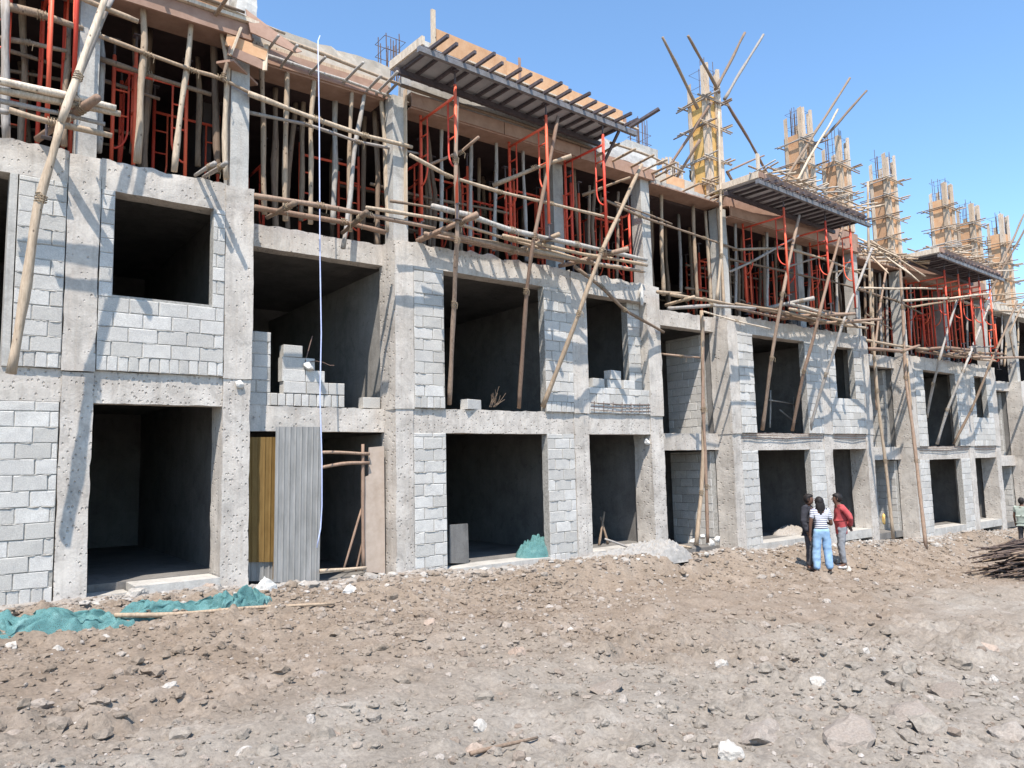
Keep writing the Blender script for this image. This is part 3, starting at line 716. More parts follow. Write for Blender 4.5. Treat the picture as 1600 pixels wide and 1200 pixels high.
# ------------------------------------------------------------------ steel canopies being cast over the wide bays
def canopy(x0, x1, zd, yf, nj, label, upstand, sticks, ext=.5):
    e = empty('canopy_form', ((x0+x1)/2, yf/2, zd), label, 'canopy')
    e.rotation_euler.z = .045
    w = (x1-x0)/3
    for i in range(3): bx('deck_sheet', x0+i*w+.004, x0+(i+1)*w-.004, yf+.03, -.06, zd, zd+.012, DECK, e)
    m = MB(); m.rough(x0+.05, x1-.05, yf+.1, -.05, zd+.014, zd+.15, .2, .006, 0, 4, 5); m.build('slab_concrete', PALE, e)
    bx('edge_plank', x0-.03, x0+.03, yf+.02, -.05, zd+.013, zd+.17, BOARD, e)
    bx('edge_plank', x1-.03, x1+.03, yf+.02, -.05, zd+.013, zd+.17, PLY_P, e)
    m = MB(); m.bar((x0-.12, yf, zd-.115), (x1+.3, yf, zd-.115), .08, .10); m.build('edge_tube', STEEL, e)
    m = MB(); m.bar((x0-.05, -.3, zd-.115), (x1+.05, -.3, zd-.115), .08, .10); m.build('edge_tube', STEEL_D, e)
    for i in range(nj):
        x = x0+.12+(x1-x0-.2)*i/(nj-1)+random.uniform(-.05, .05)
        m = MB(); m.bar((x, -.08, zd-.033), (x+random.uniform(-.03, .03), yf-ext*random.uniform(.75, 1.15), zd-.033), .05, .058); m.build('joist_tube', STEEL_D, e)
    if upstand: 
        u = (x1-x0-.3)/3
        for i in range(3): bx('upstand_board', x0+.25+i*u+.003, x0+.25+(i+1)*u-.003, yf+.045, yf+.065, zd+.03, zd+.42-.05*i, PLY, e)
        bx('batten', x0+.17, x0+.245, yf+.0, yf+.05, zd+.015, zd+.72, BOARD, e)
        bx('batten', x0+2.15, x0+2.2, yf+.02, yf+.043, zd+.02, zd+.52, PLY_P, e)
        for i in (0, 1): bx('edge_plank', x0+.9+2.4*i, x0+3.1+2.4*i, yf-.03, yf+.04, zd+.002, zd+.032, BOARD, e)
    for i in range(sticks):
        x = x0+(x1-x0)*(i+.5)/sticks
        y0 = yf+random.uniform(.2, .9)
        pole_w('bracket_stick', [(x, y0, zd+.2+random.uniform(0, .2)), (x+random.uniform(-.4, .6), yf-random.uniform(.2, .6), zd+.16+random.uniform(-.03, .22))], .025, .02, random.choice([WOOD, WOOD_G, BOARD]), parent=e, wob=.1, n=6)
    if sticks:
        bx('edge_plank', x0, x1, yf-.02, yf+.03, zd+.02, zd+.16, PLY_P, e)
        for i in range(5): pole_w('long_waler', [(x0+random.uniform(-.3, 1.5), yf+.25*i-.1, zd+.3), (x1+random.uniform(-.8, .7), yf+.22*i-.1, zd+.3+random.uniform(-.05, .12))], .026, .02, WOOD, parent=e, wob=.2, n=6)
    return e
canopy(6.36, 11.5, 8.82, -1.14, 16, 'nearest steel deck canopy form with an orange board along its front edge', True, 0)
canopy(15.7, 21.15, 8.46, -1.25, 17, 'second steel deck canopy form, heaped with sticks, right of the tallest column form', False, 24, .2)
canopy(25.3, 30.7, 8.08, -1.25, 17, 'farthest steel deck canopy form with sticks along its front, near the right edge', False, 20, .15)
m = MB(); m.bar(P(985, 198, -1.3), P(1030, 170, -1.9), .09, .05); tag(m.build('dark_plank', STEEL_D), 'dark plank poking out beyond the right end of the nearest canopy', 'plank')
m = MB(); m.bar(P(967, 205, -.95), P(940, 262, -.3), .05, .05); tag(m.build('dark_strut', STEEL_D), 'dark slanting strut under the right end of the nearest canopy', 'strut')

# ------------------------------------------------------------------ red scaffold frames
def frame(p0, p1, z0, h, label, group='red scaffold frames', jack=.32, head=.25, r=.029):
    """welded frame between two post feet p0, p1 (x, y)"""
    e = empty('scaffold_frame', (p0[0], p0[1], z0), label, 'scaffold', group)
    p0, p1 = np.array([*p0, 0.]), np.array([*p1, 0.]); d = p1-p0; W = np.linalg.norm(d); d /= W
    up = np.array([0, 0, 1.])
    za, zb = z0+jack, z0+jack+h
    for p in (p0, p1):
        m = MB(); m.tube([p+up*za, p+up*zb], r, 8); m.build('post', RED, e, smooth=True)
        m = MB(); m.tube([p+up*(z0+.01), p+up*(za+.05)], r*.62, 6); m.bar(p+up*z0-np.array([.06, 0, 0]), p+up*z0+np.array([.06, 0, 0]), .12, .012); m.bar(p+up*(za-.02)-d*.08, p+up*(za-.02)+d*.08, .02, .02); m.build('jack', STEEL_D, e)
        if head: m = MB(); m.tube([p+up*(zb-.05), p+up*(zb+head)], r*.62, 6); m.bar(p+up*(zb+head)-d*.07, p+up*(zb+head)+d*.07, .1, .02); m.build('jack', STEEL_D, e)
    m = MB(); m.tube([p0+up*(zb-.22), p1+up*(zb-.22)], r*.9, 8); m.build('ledger', RED, e, smooth=True)
    for p, s in ((p0, 1), (p1, -1)):
        o = W*.2*s
        pts = [p+d*o+up*(zb-.22), p+d*o+up*(zb-1.15)]
        for t in np.linspace(.15, 1, 6): pts.append(p+d*o*math.cos(t*math.pi/2)+up*(zb-1.15-.35*math.sin(t*math.pi/2)))
        m = MB(); m.tube(pts, r*.6, 6); m.build('hoop', RED, e, smooth=True)
        for q in (.55, .95): m = MB(); m.tube([p+up*(zb-q), p+d*o+up*(zb-q)], r*.5, 6); m.build('rung', RED, e, smooth=True)
    return e
def fx(px, py, Y): return P(px, py, Y)[0]
F2 = [lev(k)['f2'] for k in range(5)]
# first house
frame((-.05, .25), (.62, .25), F2[0]-.02, 2.05, 'dark red scaffold frame in shade at the upper left corner of the building', jack=.3)
frame((fx(77, 100, -.35), -.35), (fx(77, 100, -.35), .85), F2[0], 2.3, 'red scaffold frame whose post is half in shade, just left of the brightest orange post', jack=.25)
frame((fx(117, 90, -.55), -.55), (fx(117, 90, -.55), .65), F2[0]+.45, 2.3, 'red scaffold frame with the brightest orange sunlit post, beside the long leaning pole', jack=.35)
frame((fx(177, 150, .8), .8), (fx(291, 180, .8), .8), F2[0], 1.75, 'dark red scaffold frame standing along the front above the square window', jack=.25)
# second house, stair bay and under canopy
frame((fx(469, 220, 1.4), 1.4), (fx(560, 240, 1.4), 1.4), F2[1], 1.7, 'dark red scaffold frame deep behind the bright props of the zinc gate bay', jack=.3)
zt = 8.56
def cframe(px, py, yf, zdeck, k, label, back=.12, low=.2):
    x = fx(px, py, yf); z0 = F2[k]+low
    return frame((x, yf), (x, back), z0, zdeck-.12-.25-.3-z0, label, jack=.3, head=.25)
cframe(712, 200, -1.0, 8.82, 1, 'red scaffold frame under the left end of the nearest canopy', .2)
cframe(855, 250, -1.0, 8.82, 1, 'red scaffold frame under the middle of the nearest canopy, behind a slanting pale pole', .2)
cframe(944, 270, -1.0, 8.82, 1, 'red scaffold frame under the right end of the nearest canopy', .2)
frame((fx(790, 300, .9), .9), (fx(850, 310, .9), .9), F2[1], 1.8, 'shaded red scaffold frame standing behind the two middle ones of the nearest canopy', jack=.3)
frame((fx(893, 330, .3), .3), (fx(893, 330, .3), 1.5), F2[1], 1.8, 'red scaffold frame with one sunlit foot beside the shaded inner column', jack=.3)
frame((fx(984, 370, .35), .35), (fx(984, 370, .35), 1.5), F2[1], 1.85, 'red scaffold frame tight against the left of the column right of the nearest canopy', jack=.1)
frame((fx(675, 280, 1.3), 1.3), (fx(735, 300, 1.3), 1.3), F2[1], 1.8, 'dim red scaffold frame deep in the left part of the nearest canopy bay', jack=.3)
# third house
for px, lab in ((1229, 'left end of the second canopy'), (1293, 'middle of the second canopy'), (1331, 'right end of the second canopy')): cframe(px, 400, -1.05, 8.46, 2, 'red scaffold frame under the '+lab, .2, .15)
frame((fx(1241, 420, .5), .5), (fx(1241, 420, .5), 1.7), F2[2], 1.8, 'shaded red scaffold frame behind the left one of the second canopy')
frame((fx(1276, 420, .5), .5), (fx(1276, 420, .5), 1.7), F2[2], 1.8, 'shaded red scaffold frame behind the middle one of the second canopy')
# fourth house
for px, lab in ((1480, 'left end'), (1501, 'left half'), (1518, 'middle'), (1533, 'right half'), (1549, 'right end')): cframe(px, 480, -1.05, 8.08, 3, 'red scaffold frame under the %s of the farthest canopy' % lab, .2, .1)
frame((fx(1453, 480, .5), .5), (fx(1453, 480, .5), 1.7), F2[3], 1.7, 'shaded red scaffold frame behind the left end of the farthest canopy')
frame((fx(1556, 520, .2), .2), (fx(1556, 520, .2), 1.4), F2[3], 1.5, 'red scaffold frame standing right of the farthest canopy, last of all')

# ------------------------------------------------------------------ timber props of the upper storey
bay_names = {'a': 'bay left of the bright orange post', 'b': 'bay above the square window', 'c': 'bay above the zinc gate', 'd': 'bay under the nearest canopy', 'e': 'narrow bay right of the nearest canopy',
             'f': 'bay under the bright orange edge board', 'g': 'bay under the second canopy', 'h': 'bay under the spray of sticks', 'i': 'bay under the farthest canopy'}
def props(bay, items, sty='sunlit pale'):
    for i, (pts, r, mt) in enumerate(items):
        pole('timber_prop', pts[::-1], r, r*.9, mt, '%s prop, %s from the left in the %s' % (sty, ORD[i], bay_names[bay]), 'prop', 'timber props of the upper storey', .3)
y1 = .08
props('a', [([(8, 0, y1), (9, 100, y1), (10, 218, y1)], .055, WOOD_G), ([(108, 40, .4), (103, 160, .4), (100, 228, .3)], .04, WOOD_D)], 'grey')
props('b', [([(222, -6, y1), (226, 75, y1), (219, 190, y1), (214, 254, y1)], .055, WOOD), ([(302, 5, y1), (291, 100, y1), (280, 195, y1), (272, 268, y1)], .045, WOOD), ([(344, 40, y1), (355, 100, y1), (350, 200, y1), (353, 280, y1)], .045, WOOD)])
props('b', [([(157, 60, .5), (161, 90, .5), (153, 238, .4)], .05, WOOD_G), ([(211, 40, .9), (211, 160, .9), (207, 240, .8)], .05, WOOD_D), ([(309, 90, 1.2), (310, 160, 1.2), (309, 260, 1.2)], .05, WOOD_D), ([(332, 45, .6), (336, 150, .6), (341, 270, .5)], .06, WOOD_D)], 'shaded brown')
yc = .40
props('c', [([(409, 84, yc), (410, 200, yc), (413, 335, .5)], .045, WOOD), ([(449, 92, yc), (445, 220, yc), (446, 345, .5)], .05, WOOD), ([(492, 112, yc), (486, 200, yc), (485, 350, .5)], .045, WOOD),
            ([(550, 138, yc), (545, 230, yc), (547, 362, .5)], .042, WOOD), ([(571, 136, yc), (557, 220, yc-.1), (547, 310, yc-.2), (536, 388, .1)], .045, WOOD_G), ([(595, 150, yc), (602, 230, yc), (607, 362, .3)], .045, WOOD)])
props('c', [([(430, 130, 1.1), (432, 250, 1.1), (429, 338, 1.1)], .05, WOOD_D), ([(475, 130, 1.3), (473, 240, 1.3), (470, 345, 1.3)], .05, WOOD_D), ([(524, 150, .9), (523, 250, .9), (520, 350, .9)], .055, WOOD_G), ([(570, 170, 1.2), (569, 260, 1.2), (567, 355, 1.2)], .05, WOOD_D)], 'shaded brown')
m = MB(); m.bar(P(633, 140, .06), P(634, 340, .06), .09, .03); tag(m.build('pale_board', BOARD), 'upright pale board nailed to the right side of the column left of the nearest canopy', 'board')
props('d', [([(691, 172, .5), (690, 270, .5), (689, 372, .4)], .04, WOOD_G), ([(736, 196, .6), (736, 300, .6), (735, 385, .6)], .042, WOOD_G), ([(776, 205, .4), (774, 300, .4), (772, 392, .4)], .042, WOOD_G),
            ([(748, 232, 1.6), (749, 300, 1.6), (749, 370, 1.6)], .045, WOOD_D), ([(817, 225, .4), (821, 330, .4), (823, 408, .4)], .04, WOOD_G), ([(864, 262, 1.0), (866, 330, 1.0), (864, 400, 1.0)], .04, WOOD_D), ([(668, 195, 1.2), (668, 280, 1.2), (667, 365, 1.2)], .04, WOOD_D)][:7], 'grey')
props('e', [([(921, 290, .5), (921, 380, .5), (922, 430, .5)], .035, WOOD_D), ([(966, 300, .5), (965, 380, .5), (964, 436, .5)], .035, WOOD_D), ([(938, 300, 1.2), (938, 360, 1.2), (937, 420, 1.2)], .035, WOOD_D)], 'shaded brown')
props('f', [([(1033, 296, yc), (1034, 380, yc), (1037, 462, .5)], .05, WOOD), ([(1083, 322, yc), (1085, 400, yc), (1090, 470, .5)], .05, WOOD), ([(1102, 330, yc), (1107, 400, yc), (1111, 476, .5)], .045, WOOD), ([(1121, 325, .1), (1127, 400, .1), (1131, 480, .05)], .042, WOOD)])
props('f', [([(1060, 335, 1.0), (1063, 400, 1.0), (1064, 460, 1.0)], .045, WOOD_G), ([(1076, 340, 1.6), (1079, 400, 1.6), (1082, 462, 1.6)], .045, WOOD_D)], 'shaded grey')
gx = [(1149, 345, 482, .3, WOOD_G), (1158, 350, 484, 1.2, WOOD_D), (1186, 355, 488, 1.3, WOOD_D), (1198, 360, 492, .3, WOOD_G), (1211, 365, 492, 1.0, WOOD_D), (1253, 380, 500, .9, WOOD_D), (1263, 385, 500, .3, WOOD_G), (1306, 410, 508, .3, WOOD_G), (1316, 415, 510, .8, WOOD_D)]
props('g', [([(x, a, Y), (x+1, (a+b)/2, Y), (x+random.uniform(-3, 3), b, Y)], .042, mt) for x, a, b, Y, mt in gx], 'thin greyish')
hx = [(1362, 420, 552, .1, WOOD), (1374, 425, 545, .6, WOOD_G), (1384, 435, 548, .5, WOOD_G), (1350, 425, 540, .3, WOOD_D)]
props('h', [([(x, a, Y), (x+2, (a+b)/2, Y), (x+random.uniform(0, 4), b, Y)], .045, mt) for x, a, b, Y, mt in sorted(hx)], 'upright pale')
ix = [(1422, 440, 540, .3, WOOD_G), (1440, 450, 545, .9, WOOD_D), (1463, 455, 550, 1.2, WOOD_D), (1490, 465, 552, 1.0, WOOD_D), (1510, 470, 556, .4, WOOD_G), (1523, 475, 560, .3, WOOD), (1541, 480, 562, .3, WOOD), (1547, 485, 566, .5, WOOD_G), (1565, 490, 570, .3, WOOD_G), (1572, 492, 572, .4, WOOD), (1580, 494, 575, .3, WOOD_G), (1590, 498, 578, .3, WOOD)]
props('i', [([(x, a, Y), (x+1, (a+b)/2, Y), (x+random.uniform(-3, 3), b, Y)], .04, mt) for x, a, b, Y, mt in ix], 'thin pale')
for k in range(4):
    for i in range(6):
        xo = PER*(k-1)+3.9; x = xo+1.2+1.45*i+random.uniform(-.3, .3); y = random.choice([.95, 1.5, 2.1, 2.8])
        if k == 0 and x < -2.2: continue
        if i % 2: frame((x, y), (x+1.1, y), F2[k], 1.75, 'dim red scaffold frame in deep shade inside the upper storey', 'scaffold frames deep in the shade', jack=random.uniform(.1, .4))
        else: frame((x, y), (x, y+1.1), F2[k], 1.8, 'dim red scaffold frame in deep shade inside the upper storey', 'scaffold frames deep in the shade', jack=random.uniform(.1, .4))
for k, xs_ in ((1, (7.4, 8.6, 9.9, 11.6, 12.6)), (2, (16.9, 18.2, 19.5, 21.0, 22.0)), (3, (26.5, 27.8, 29.2, 30.6, 31.6)), (0, (2.3,))):
    for i, x in enumerate(xs_): frame((x, .62+.12*(i % 3)), (x, 1.75), F2[k], 1.85, 'shaded red scaffold frame in the second row behind the front props', 'second row of red frames', jack=.22)
# the forest of props farther inside: nothing in the picture tells these apart
for k in range(4):
    for i in range(24):
        xo = PER*(k-1)+3.9; x = xo+random.uniform(.3, 9.2); y = random.choice([.75, 1.2, 1.8, 2.6, 3.6])+random.uniform(-.2, .2)
        if k == 0 and x < -2.4: continue
        z0 = lev(k)['f2']-.01; z1 = ROOF_B[k]+.14
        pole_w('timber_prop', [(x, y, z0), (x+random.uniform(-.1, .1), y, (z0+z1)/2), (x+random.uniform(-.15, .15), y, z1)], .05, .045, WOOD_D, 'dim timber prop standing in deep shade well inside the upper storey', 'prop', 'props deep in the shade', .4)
    for i in range(5):
        xo = PER*(k-1)+3.9; y = .9+i*.7; z = lev(k)['f2']+random.choice([.8, 1.3, 1.7])
        xa = xo+random.uniform(0, 4)
        if k == 0: xa = max(xa, -2.2)
        pole_w('timber_brace', [(xa, y, z), (xa+2, y+.05, z+random.uniform(-.1, .1)), (xa+random.uniform(3.4, 5), y, z+random.uniform(-.2, .2))], .035, .03, WOOD_D, 'dim level brace tied across props in deep shade inside the upper storey', 'pole', 'braces deep in the shade', .5)

# ------------------------------------------------------------------ outrigger logs, rails and leaning poles
PG = 'poles of the timber scaffold'
def pl(pts, Y, r, mat, label, name='timber_pole', r1=None, wob=.25):
    q = [(x, y, Y if isinstance(Y, (int, float)) else Y[min(i, len(Y)-1)]) for i, (x, y) in enumerate(pts)]
    o = pole(name, q, r, r1, mat, label, 'pole', PG, wob); w_ = [P(*t) for t in q]
    for i in range(1, len(w_)-1): lashing(o, w_[i], w_[i+1]-w_[i-1], r)
    return o
ROPE = simple('rope', (.20, .15, .10), (.32, .25, .17), 60, .9, .4)
def lashing(parent, p, d, r):
    d = np.array(d, float); d /= np.linalg.norm(d); a = np.cross(d, (0, 1, .3)); a /= np.linalg.norm(a); b = np.cross(d, a); pts = []
    for i in range(22):
        t = i/21; an = t*2*math.pi*3.2; pts.append(p+d*(t-.5)*.11+(a*math.cos(an)+b*math.sin(an))*(r*1.12+.004))
    m = MB(); m.tube(pts, .0075, 4); m.tube([pts[-1], pts[-1]+np.array([.03, -.03, -.05]), pts[-1]+np.array([.02, -.02, -.14])], .005, 4); return m.build('rope_lashing', ROPE, parent)
def log(root, tip, y1, r, mat, label):
    a = P(*root, 0.2); x = P(*root, 0.)[0]
    b = P(*tip, y1)
    o = pole_w('outrigger_log', [(b[0], b[1], b[2]), tuple(P(*root, .05))], r, r*.85, mat, label, 'log', 'outrigger logs', .15)
    c_ = P(*root, .05); lashing(o, b+(c_-b)*.25, c_-b, r); return o
pl([(-40, 118), (112, 150), (181, 169)], -.80, .055, BOARD, 'pale peeled pole with a split end, topmost of the bundle in the upper left')
pl([(-40, 134), (100, 162), (188, 178)], -.76, .05, WOOD, 'pale pole directly under the split ended one in the upper left bundle')
pl([(-40, 150), (98, 178), (164, 194)], -.7, .035, WOOD_G, 'thin grey pole in the middle of the upper left bundle')
pl([(14, 172), (82, 191), (175, 212)], -.82, .045, WOOD, 'pole with a sawn left end, lowest of the upper left bundle')
pl([(-40, 165), (14, 176)], -.72, .04, WOOD_G, 'grey pole stub ending behind the lowest pole of the upper left bundle')
log((58, 218), (153, 152), -1.1, .06, WOOD_R, 'thick brown log jutting out under the upper left bundle of poles')
pl([(17, 584), (64, 310), (95, 192)], [-.86, -.9, -.92], .06, WOOD, 'long thick peeled pole hanging down the wall at the far left', r1=.05, wob=.3)
pl([(95, 192), (122, 120), (167, -12)], [-.94, -.9, -.8], .05, BOARD, 'bright peeled pole leaning up from the upper left bundle, patched with shadow')
pl([(118, 130), (178, -8)], [-.7, -.6], .045, WOOD_G, 'grey pole just behind the bright leaning one at the top left')
pl([(120, -6), (216, 34)], -.75, .04, WOOD, 'short pale pole crossing the bright leaning pole near the top edge')
pl([(0, 8), (64, 24), (130, 46)], .12, .06, WOOD_D, 'dark level pole across the top left corner')
pl([(0, 60), (40, 66), (105, 80)], .3, .04, WOOD_D, 'brown level pole behind the red posts at the upper left')
pl([(145, 52), (230, 85), (300, 110), (345, 122), (400, 150)], .02, .035, WOOD, 'long level pole tied across the props above the square window', wob=.15)
pl([(150, 90), (230, 115), (330, 148)], .35, .04, WOOD_D, 'shaded level pole below the one tied across the square window bay')
log((305, 274), (336, 255), -.5, .035, WOOD_G, 'left one of two short grey logs on the beam above the square window')
log((318, 277), (354, 254), -.6, .035, WOOD_G, 'right one of two short grey logs on the beam above the square window')
pl([(356, 95), (349, 120), (350, 128)], -.05, .03, WOOD_D, 'dark stick end tied to the column at the square window corner')
# stair bay with the zinc gate
pl([(388, 146), (495, 186), (570, 212), (644, 230)], -.02, .045, WOOD, 'upper crooked level pole tied across the bright props above the zinc gate', wob=.15)
pl([(385, 175), (480, 195), (560, 222), (655, 240)], .25, .032, WOOD_G, 'lower thin level pole tied behind the bright props above the zinc gate', wob=.15)
pl([(398, 306), (500, 321), (575, 335), (680, 357)], -.55, .045, WOOD_R, 'brown rail, upper of two along the edge above the zinc gate', wob=.1)
pl([(398, 324), (537, 347), (602, 363)], -.25, .05, WOOD_R, 'brown rail, lower of two along the edge above the zinc gate', wob=.1)
pl([(572, 324), (700, 345), (800, 375), (905, 405)], -.6, .035, WOOD, 'long thin rail crossing from the zinc gate bay to the nearest canopy', wob=.1)
pl([(610, 314), (695, 329)], -.45, .028, WOOD_D, 'thin dark stick on the column left of the nearest canopy')
log((417, 340), (461, 317), -.75, .045, WOOD_D, 'dark brown log jutting out above the left part of the zinc gate bay')
log((535, 364), (573, 331), -.85, .045, WOOD_D, 'dark brown log jutting out above the right part of the zinc gate bay')
log((652, 377), (746, 335), -1.15, .055, WOOD_R, 'thick reddish log jutting out at the left corner of the nearest canopy bay')
# nearest canopy bay
pl([(675, 322), (733, 337), (800, 360), (900, 382), (1010, 406)], -.9, .055, WOOD_G, 'thick grey rail running under the whole nearest canopy', wob=.1)
pl([(690, 363), (800, 390), (880, 408)], -.5, .045, WOOD_R, 'brown rail lying low along the beam under the nearest canopy', wob=.1)
pl([(825, 391), (900, 405)], -.75, .05, WOOD, 'short thick pale rail between the two slanting poles under the nearest canopy')
log((795, 397), (874, 366), -1.1, .05, WOOD, 'pale log jutting out in the middle of the nearest canopy bay')
log((873, 416), (982, 389), -1.25, .055, WOOD_R, 'long banded brown log jutting out at the right of the nearest canopy bay')
pl([(702, 632), (710, 475), (714, 375), (712, 250), (714, 152)], [.06, -.5, -.95, -1.0, -.98], .045, WOOD_R, 'long brown pole standing on the wide sill, left one of the nearest canopy bay')
pl([(811, 638), (822, 455), (836, 370), (872, 182)], [.06, -.6, -.95, -1.0], .045, WOOD_R, 'long brown pole slanting from the wide sill up to the nearest canopy')
pl([(848, 636), (905, 490), (940, 392), (1003, 257)], [.05, -.75, -1.05, -1.1], .05, WOOD, 'long pale pole slanting across the block pier right of the wide opening')
pl([(897, 416), (940, 448), (975, 484), (1037, 519)], [-.5, -.6, -.5, -.15], .04, WOOD_D, 'dark drooping pole sagging in front of the small first floor window', wob=.1)
pl([(640, 242), (700, 275), (780, 300), (860, 318), (968, 344)], -.9, .035, WOOD, 'crooked level pole tied to the red frames of the nearest canopy', wob=.1)
pl([(670, 258), (720, 238), (748, 214)], [-.3, -.7, -1.15], .032, WOOD_R, 'short stick rising to the left red frame of the nearest canopy')
pl([(770, 290), (835, 262), (893, 243)], [-.1, -.7, -1.2], .045, WOOD, 'forked pale stick rising to the middle red frame of the nearest canopy')
pl([(910, 305), (985, 277)], [-.3, -1.2], .035, WOOD, 'short pale stick rising to the right red frame of the nearest canopy')
pl([(940, 310), (1000, 338), (1100, 372), (1160, 392)], [-.1, -.05, .1, .0], .032, WOOD_D, 'dark thin pole sagging across the column right of the nearest canopy', wob=.1)
pl([(960, 316), (1050, 350)], .0, .025, WOOD_D, 'short dark stick above the thin sagging pole')
for k_, (xa, xb), nm in ((1, (7.0, 12.6), 'nearest'), (2, (16.2, 22.4), 'second'), (3, (25.8, 31.8), 'farthest')):
    zf = F2[k_]
    for i, (y_, dz, f0, f1_, mt, rr_) in enumerate(((-.18, .10, .0, .55, WOOD_R, .04), (-.32, .14, .4, 1., WOOD, .045), (-.45, .08, .1, .7, WOOD_D, .04), (-.12, .22, .55, 1.05, WOOD_G, .035), (-.7, .16, .25, .95, WOOD, .04))):
        a_, b_ = xa+(xb-xa)*f0, xa+(xb-xa)*f1_
        pole_w('timber_rail', [(a_, y_, zf+dz+.03), ((a_+b_)/2, y_-.06, zf+dz-.02), (b_, y_-.02, zf+dz+.02)], rr_, rr_*.85, mt, '%s of five loose rails lying along the floor edge under the %s canopy' % (ORD[i], nm), 'pole', 'loose rails on the floor edge', .4)
# orange board bay
pl([(1027, 456), (1064, 458)], -.4, .04, WOOD, 'short pale stub at the left of the edge under the orange board')
pl([(1048, 460), (1100, 468), (1150, 477)], -.5, .042, WOOD, 'pale rail along the floor edge under the orange board', wob=.1)
pl([(1045, 482), (1110, 477), (1180, 482)], -.7, .045, WOOD_G, 'long greyish rail lying low under the orange board bay', wob=.1)
pl([(1150, 475), (1215, 485), (1290, 503)], -.65, .04, WOOD, 'rail on the beam left of the big log under the second canopy', wob=.1)
log((1040, 477), (1085, 464), -.8, .045, WOOD, 'short pale log end under the orange board, beside the doubled pole')
pl([(1100, 487), (1150, 501), (1204, 514)], -.8, .022, BOARD, 'thin bright stick pointing right from the top of the doubled pole')
pl([(1088, 852), (1096, 770), (1100, 640), (1096, 485)], [-.32, -.32, -.35, -.55], .05, WOOD, 'thicker left pole of the doubled pole standing before the narrow stair bay')
pl([(1106, 848), (1104, 760), (1098, 640), (1099, 500)], [-.28, -.35, -.42, -.5], .042, WOOD_R, 'thinner right pole of the doubled pole standing before the narrow stair bay')
pl([(1120, 470), (1127, 400), (1126, 300), (1123, 175)], [-.1, -.25, -.3, -.15], .04, BOARD, 'tall straight pole rising past the orange board up the tallest column form')
pl([(1033, 553), (1065, 557), (1096, 559)], [.1, -.2, -.36], .028, WOOD_R, 'thin level stick between column and doubled pole at first floor')
# second canopy bay
log((1196, 482), (1272, 466), -1.2, .055, WOOD_G, 'thick grey log with a pointed end under the left of the second canopy')
pl([(1222, 497), (1280, 492), (1336, 490)], [-.2, -.7, -1.2], .06, WOOD_R, 'thickest brown log lying across the middle of the second canopy bay')
pl([(1265, 505), (1310, 503), (1377, 499)], [-.3, -.7, -1.1], .05, WOOD_R, 'long brown log under the right end of the second canopy')
pl([(1235, 475), (1295, 492)], -.7, .045, WOOD_G, 'grey rail slanting down to the thickest log under the second canopy')
pl([(1250, 478), (1318, 493), (1340, 512)], -.5, .04, WOOD_D, 'dark rail behind the thickest log under the second canopy')
pl([(1191, 672), (1206, 560), (1222, 460), (1249, 336)], [.05, -.6, -1.0, -1.05], .048, WOOD_R, 'left one of three slanting poles before the third house, crossing its wide opening')
pl([(1238, 673), (1256, 580), (1280, 492), (1316, 354)], [.04, -.55, -1.05, -1.1], .048, WOOD_R, 'middle one of three slanting poles before the third house')
pl([(1265, 672), (1290, 585), (1317, 505), (1362, 388)], [.02, -.55, -1.05, -1.0], .045, WOOD_G, 'right one of three slanting poles before the third house')
pl([(1140, 425), (1175, 408), (1248, 368)], [.1, -.2, -.9], .035, WOOD_G, 'grey stick rising to the first red frame of the second canopy')
pl([(1145, 390), (1230, 388), (1290, 405), (1355, 432)], [.1, -.6, -.9, -.6], .038, WOOD, 'pale level pole tied to the red frames of the second canopy', wob=.15)
pl([(1140, 405), (1230, 425), (1300, 440), (1370, 460)], .05, .032, WOOD_D, 'dark level pole low across the second canopy bay', wob=.15)
pl([(1225, 418), (1280, 402)], [.0, -.8], .03, WOOD_G, 'short grey stick between the red frames of the second canopy')
pl([(1305, 437), (1328, 406)], -.7, .025, BOARD, 'short bright slanting stick beside the right red frame of the second canopy')
pl([(1300, 425), (1358, 420)], [-.6, -.9], .028, WOOD, 'short level pole between the right red frame and the tall thin standard')
# two tall standards at the stair bay between second and third canopies
pl([(1396, 842), (1383, 720), (1370, 610), (1361, 490), (1357, 390), (1356, 284)], [-.55, -.55, -.6, -.65, -.7, -.7], .05, WOOD, 'tall thin standard rising from the rubble to above the roof, left of two', r1=.035)
pl([(1447, 858), (1432, 720), (1415, 590), (1410, 480), (1405, 400)], [-1.1, -.85, -.65, -.6, -.6], .055, WOOD_R, 'tall brown standard with its foot out on the soil, right of two', r1=.045)
pl([(1370, 640), (1366, 560), (1376, 470), (1385, 420)], [-.55, -.5, -.45, -.4], .04, WOOD_R, 'pole tied beside the left tall standard at first floor height')
pl([(1424, 640), (1417, 560)], [-.72, -.6], .035, WOOD, 'short splice pole lashed to the right tall standard')
pl([(1343, 450), (1472, 451)], -.75, .035, BOARD, 'straight bright level pole between the second and third canopies')
pl([(1340, 452), (1400, 470), (1440, 490)], [-.5, -.3, .0], .035, WOOD_D, 'dark level pole drooping right under the straight bright one')
pl([(1355, 532), (1410, 541), (1450, 546)], -.6, .045, WOOD, 'pale rail on the floor edge between the two tall standards')
pl([(1358, 545), (1410, 549), (1436, 540)], -.9, .055, WOOD_R, 'brown log lying between the two tall standards at floor level')
pl([(1352, 490), (1395, 515)], -.3, .028, WOOD_D, 'thin dark stick behind the left tall standard')
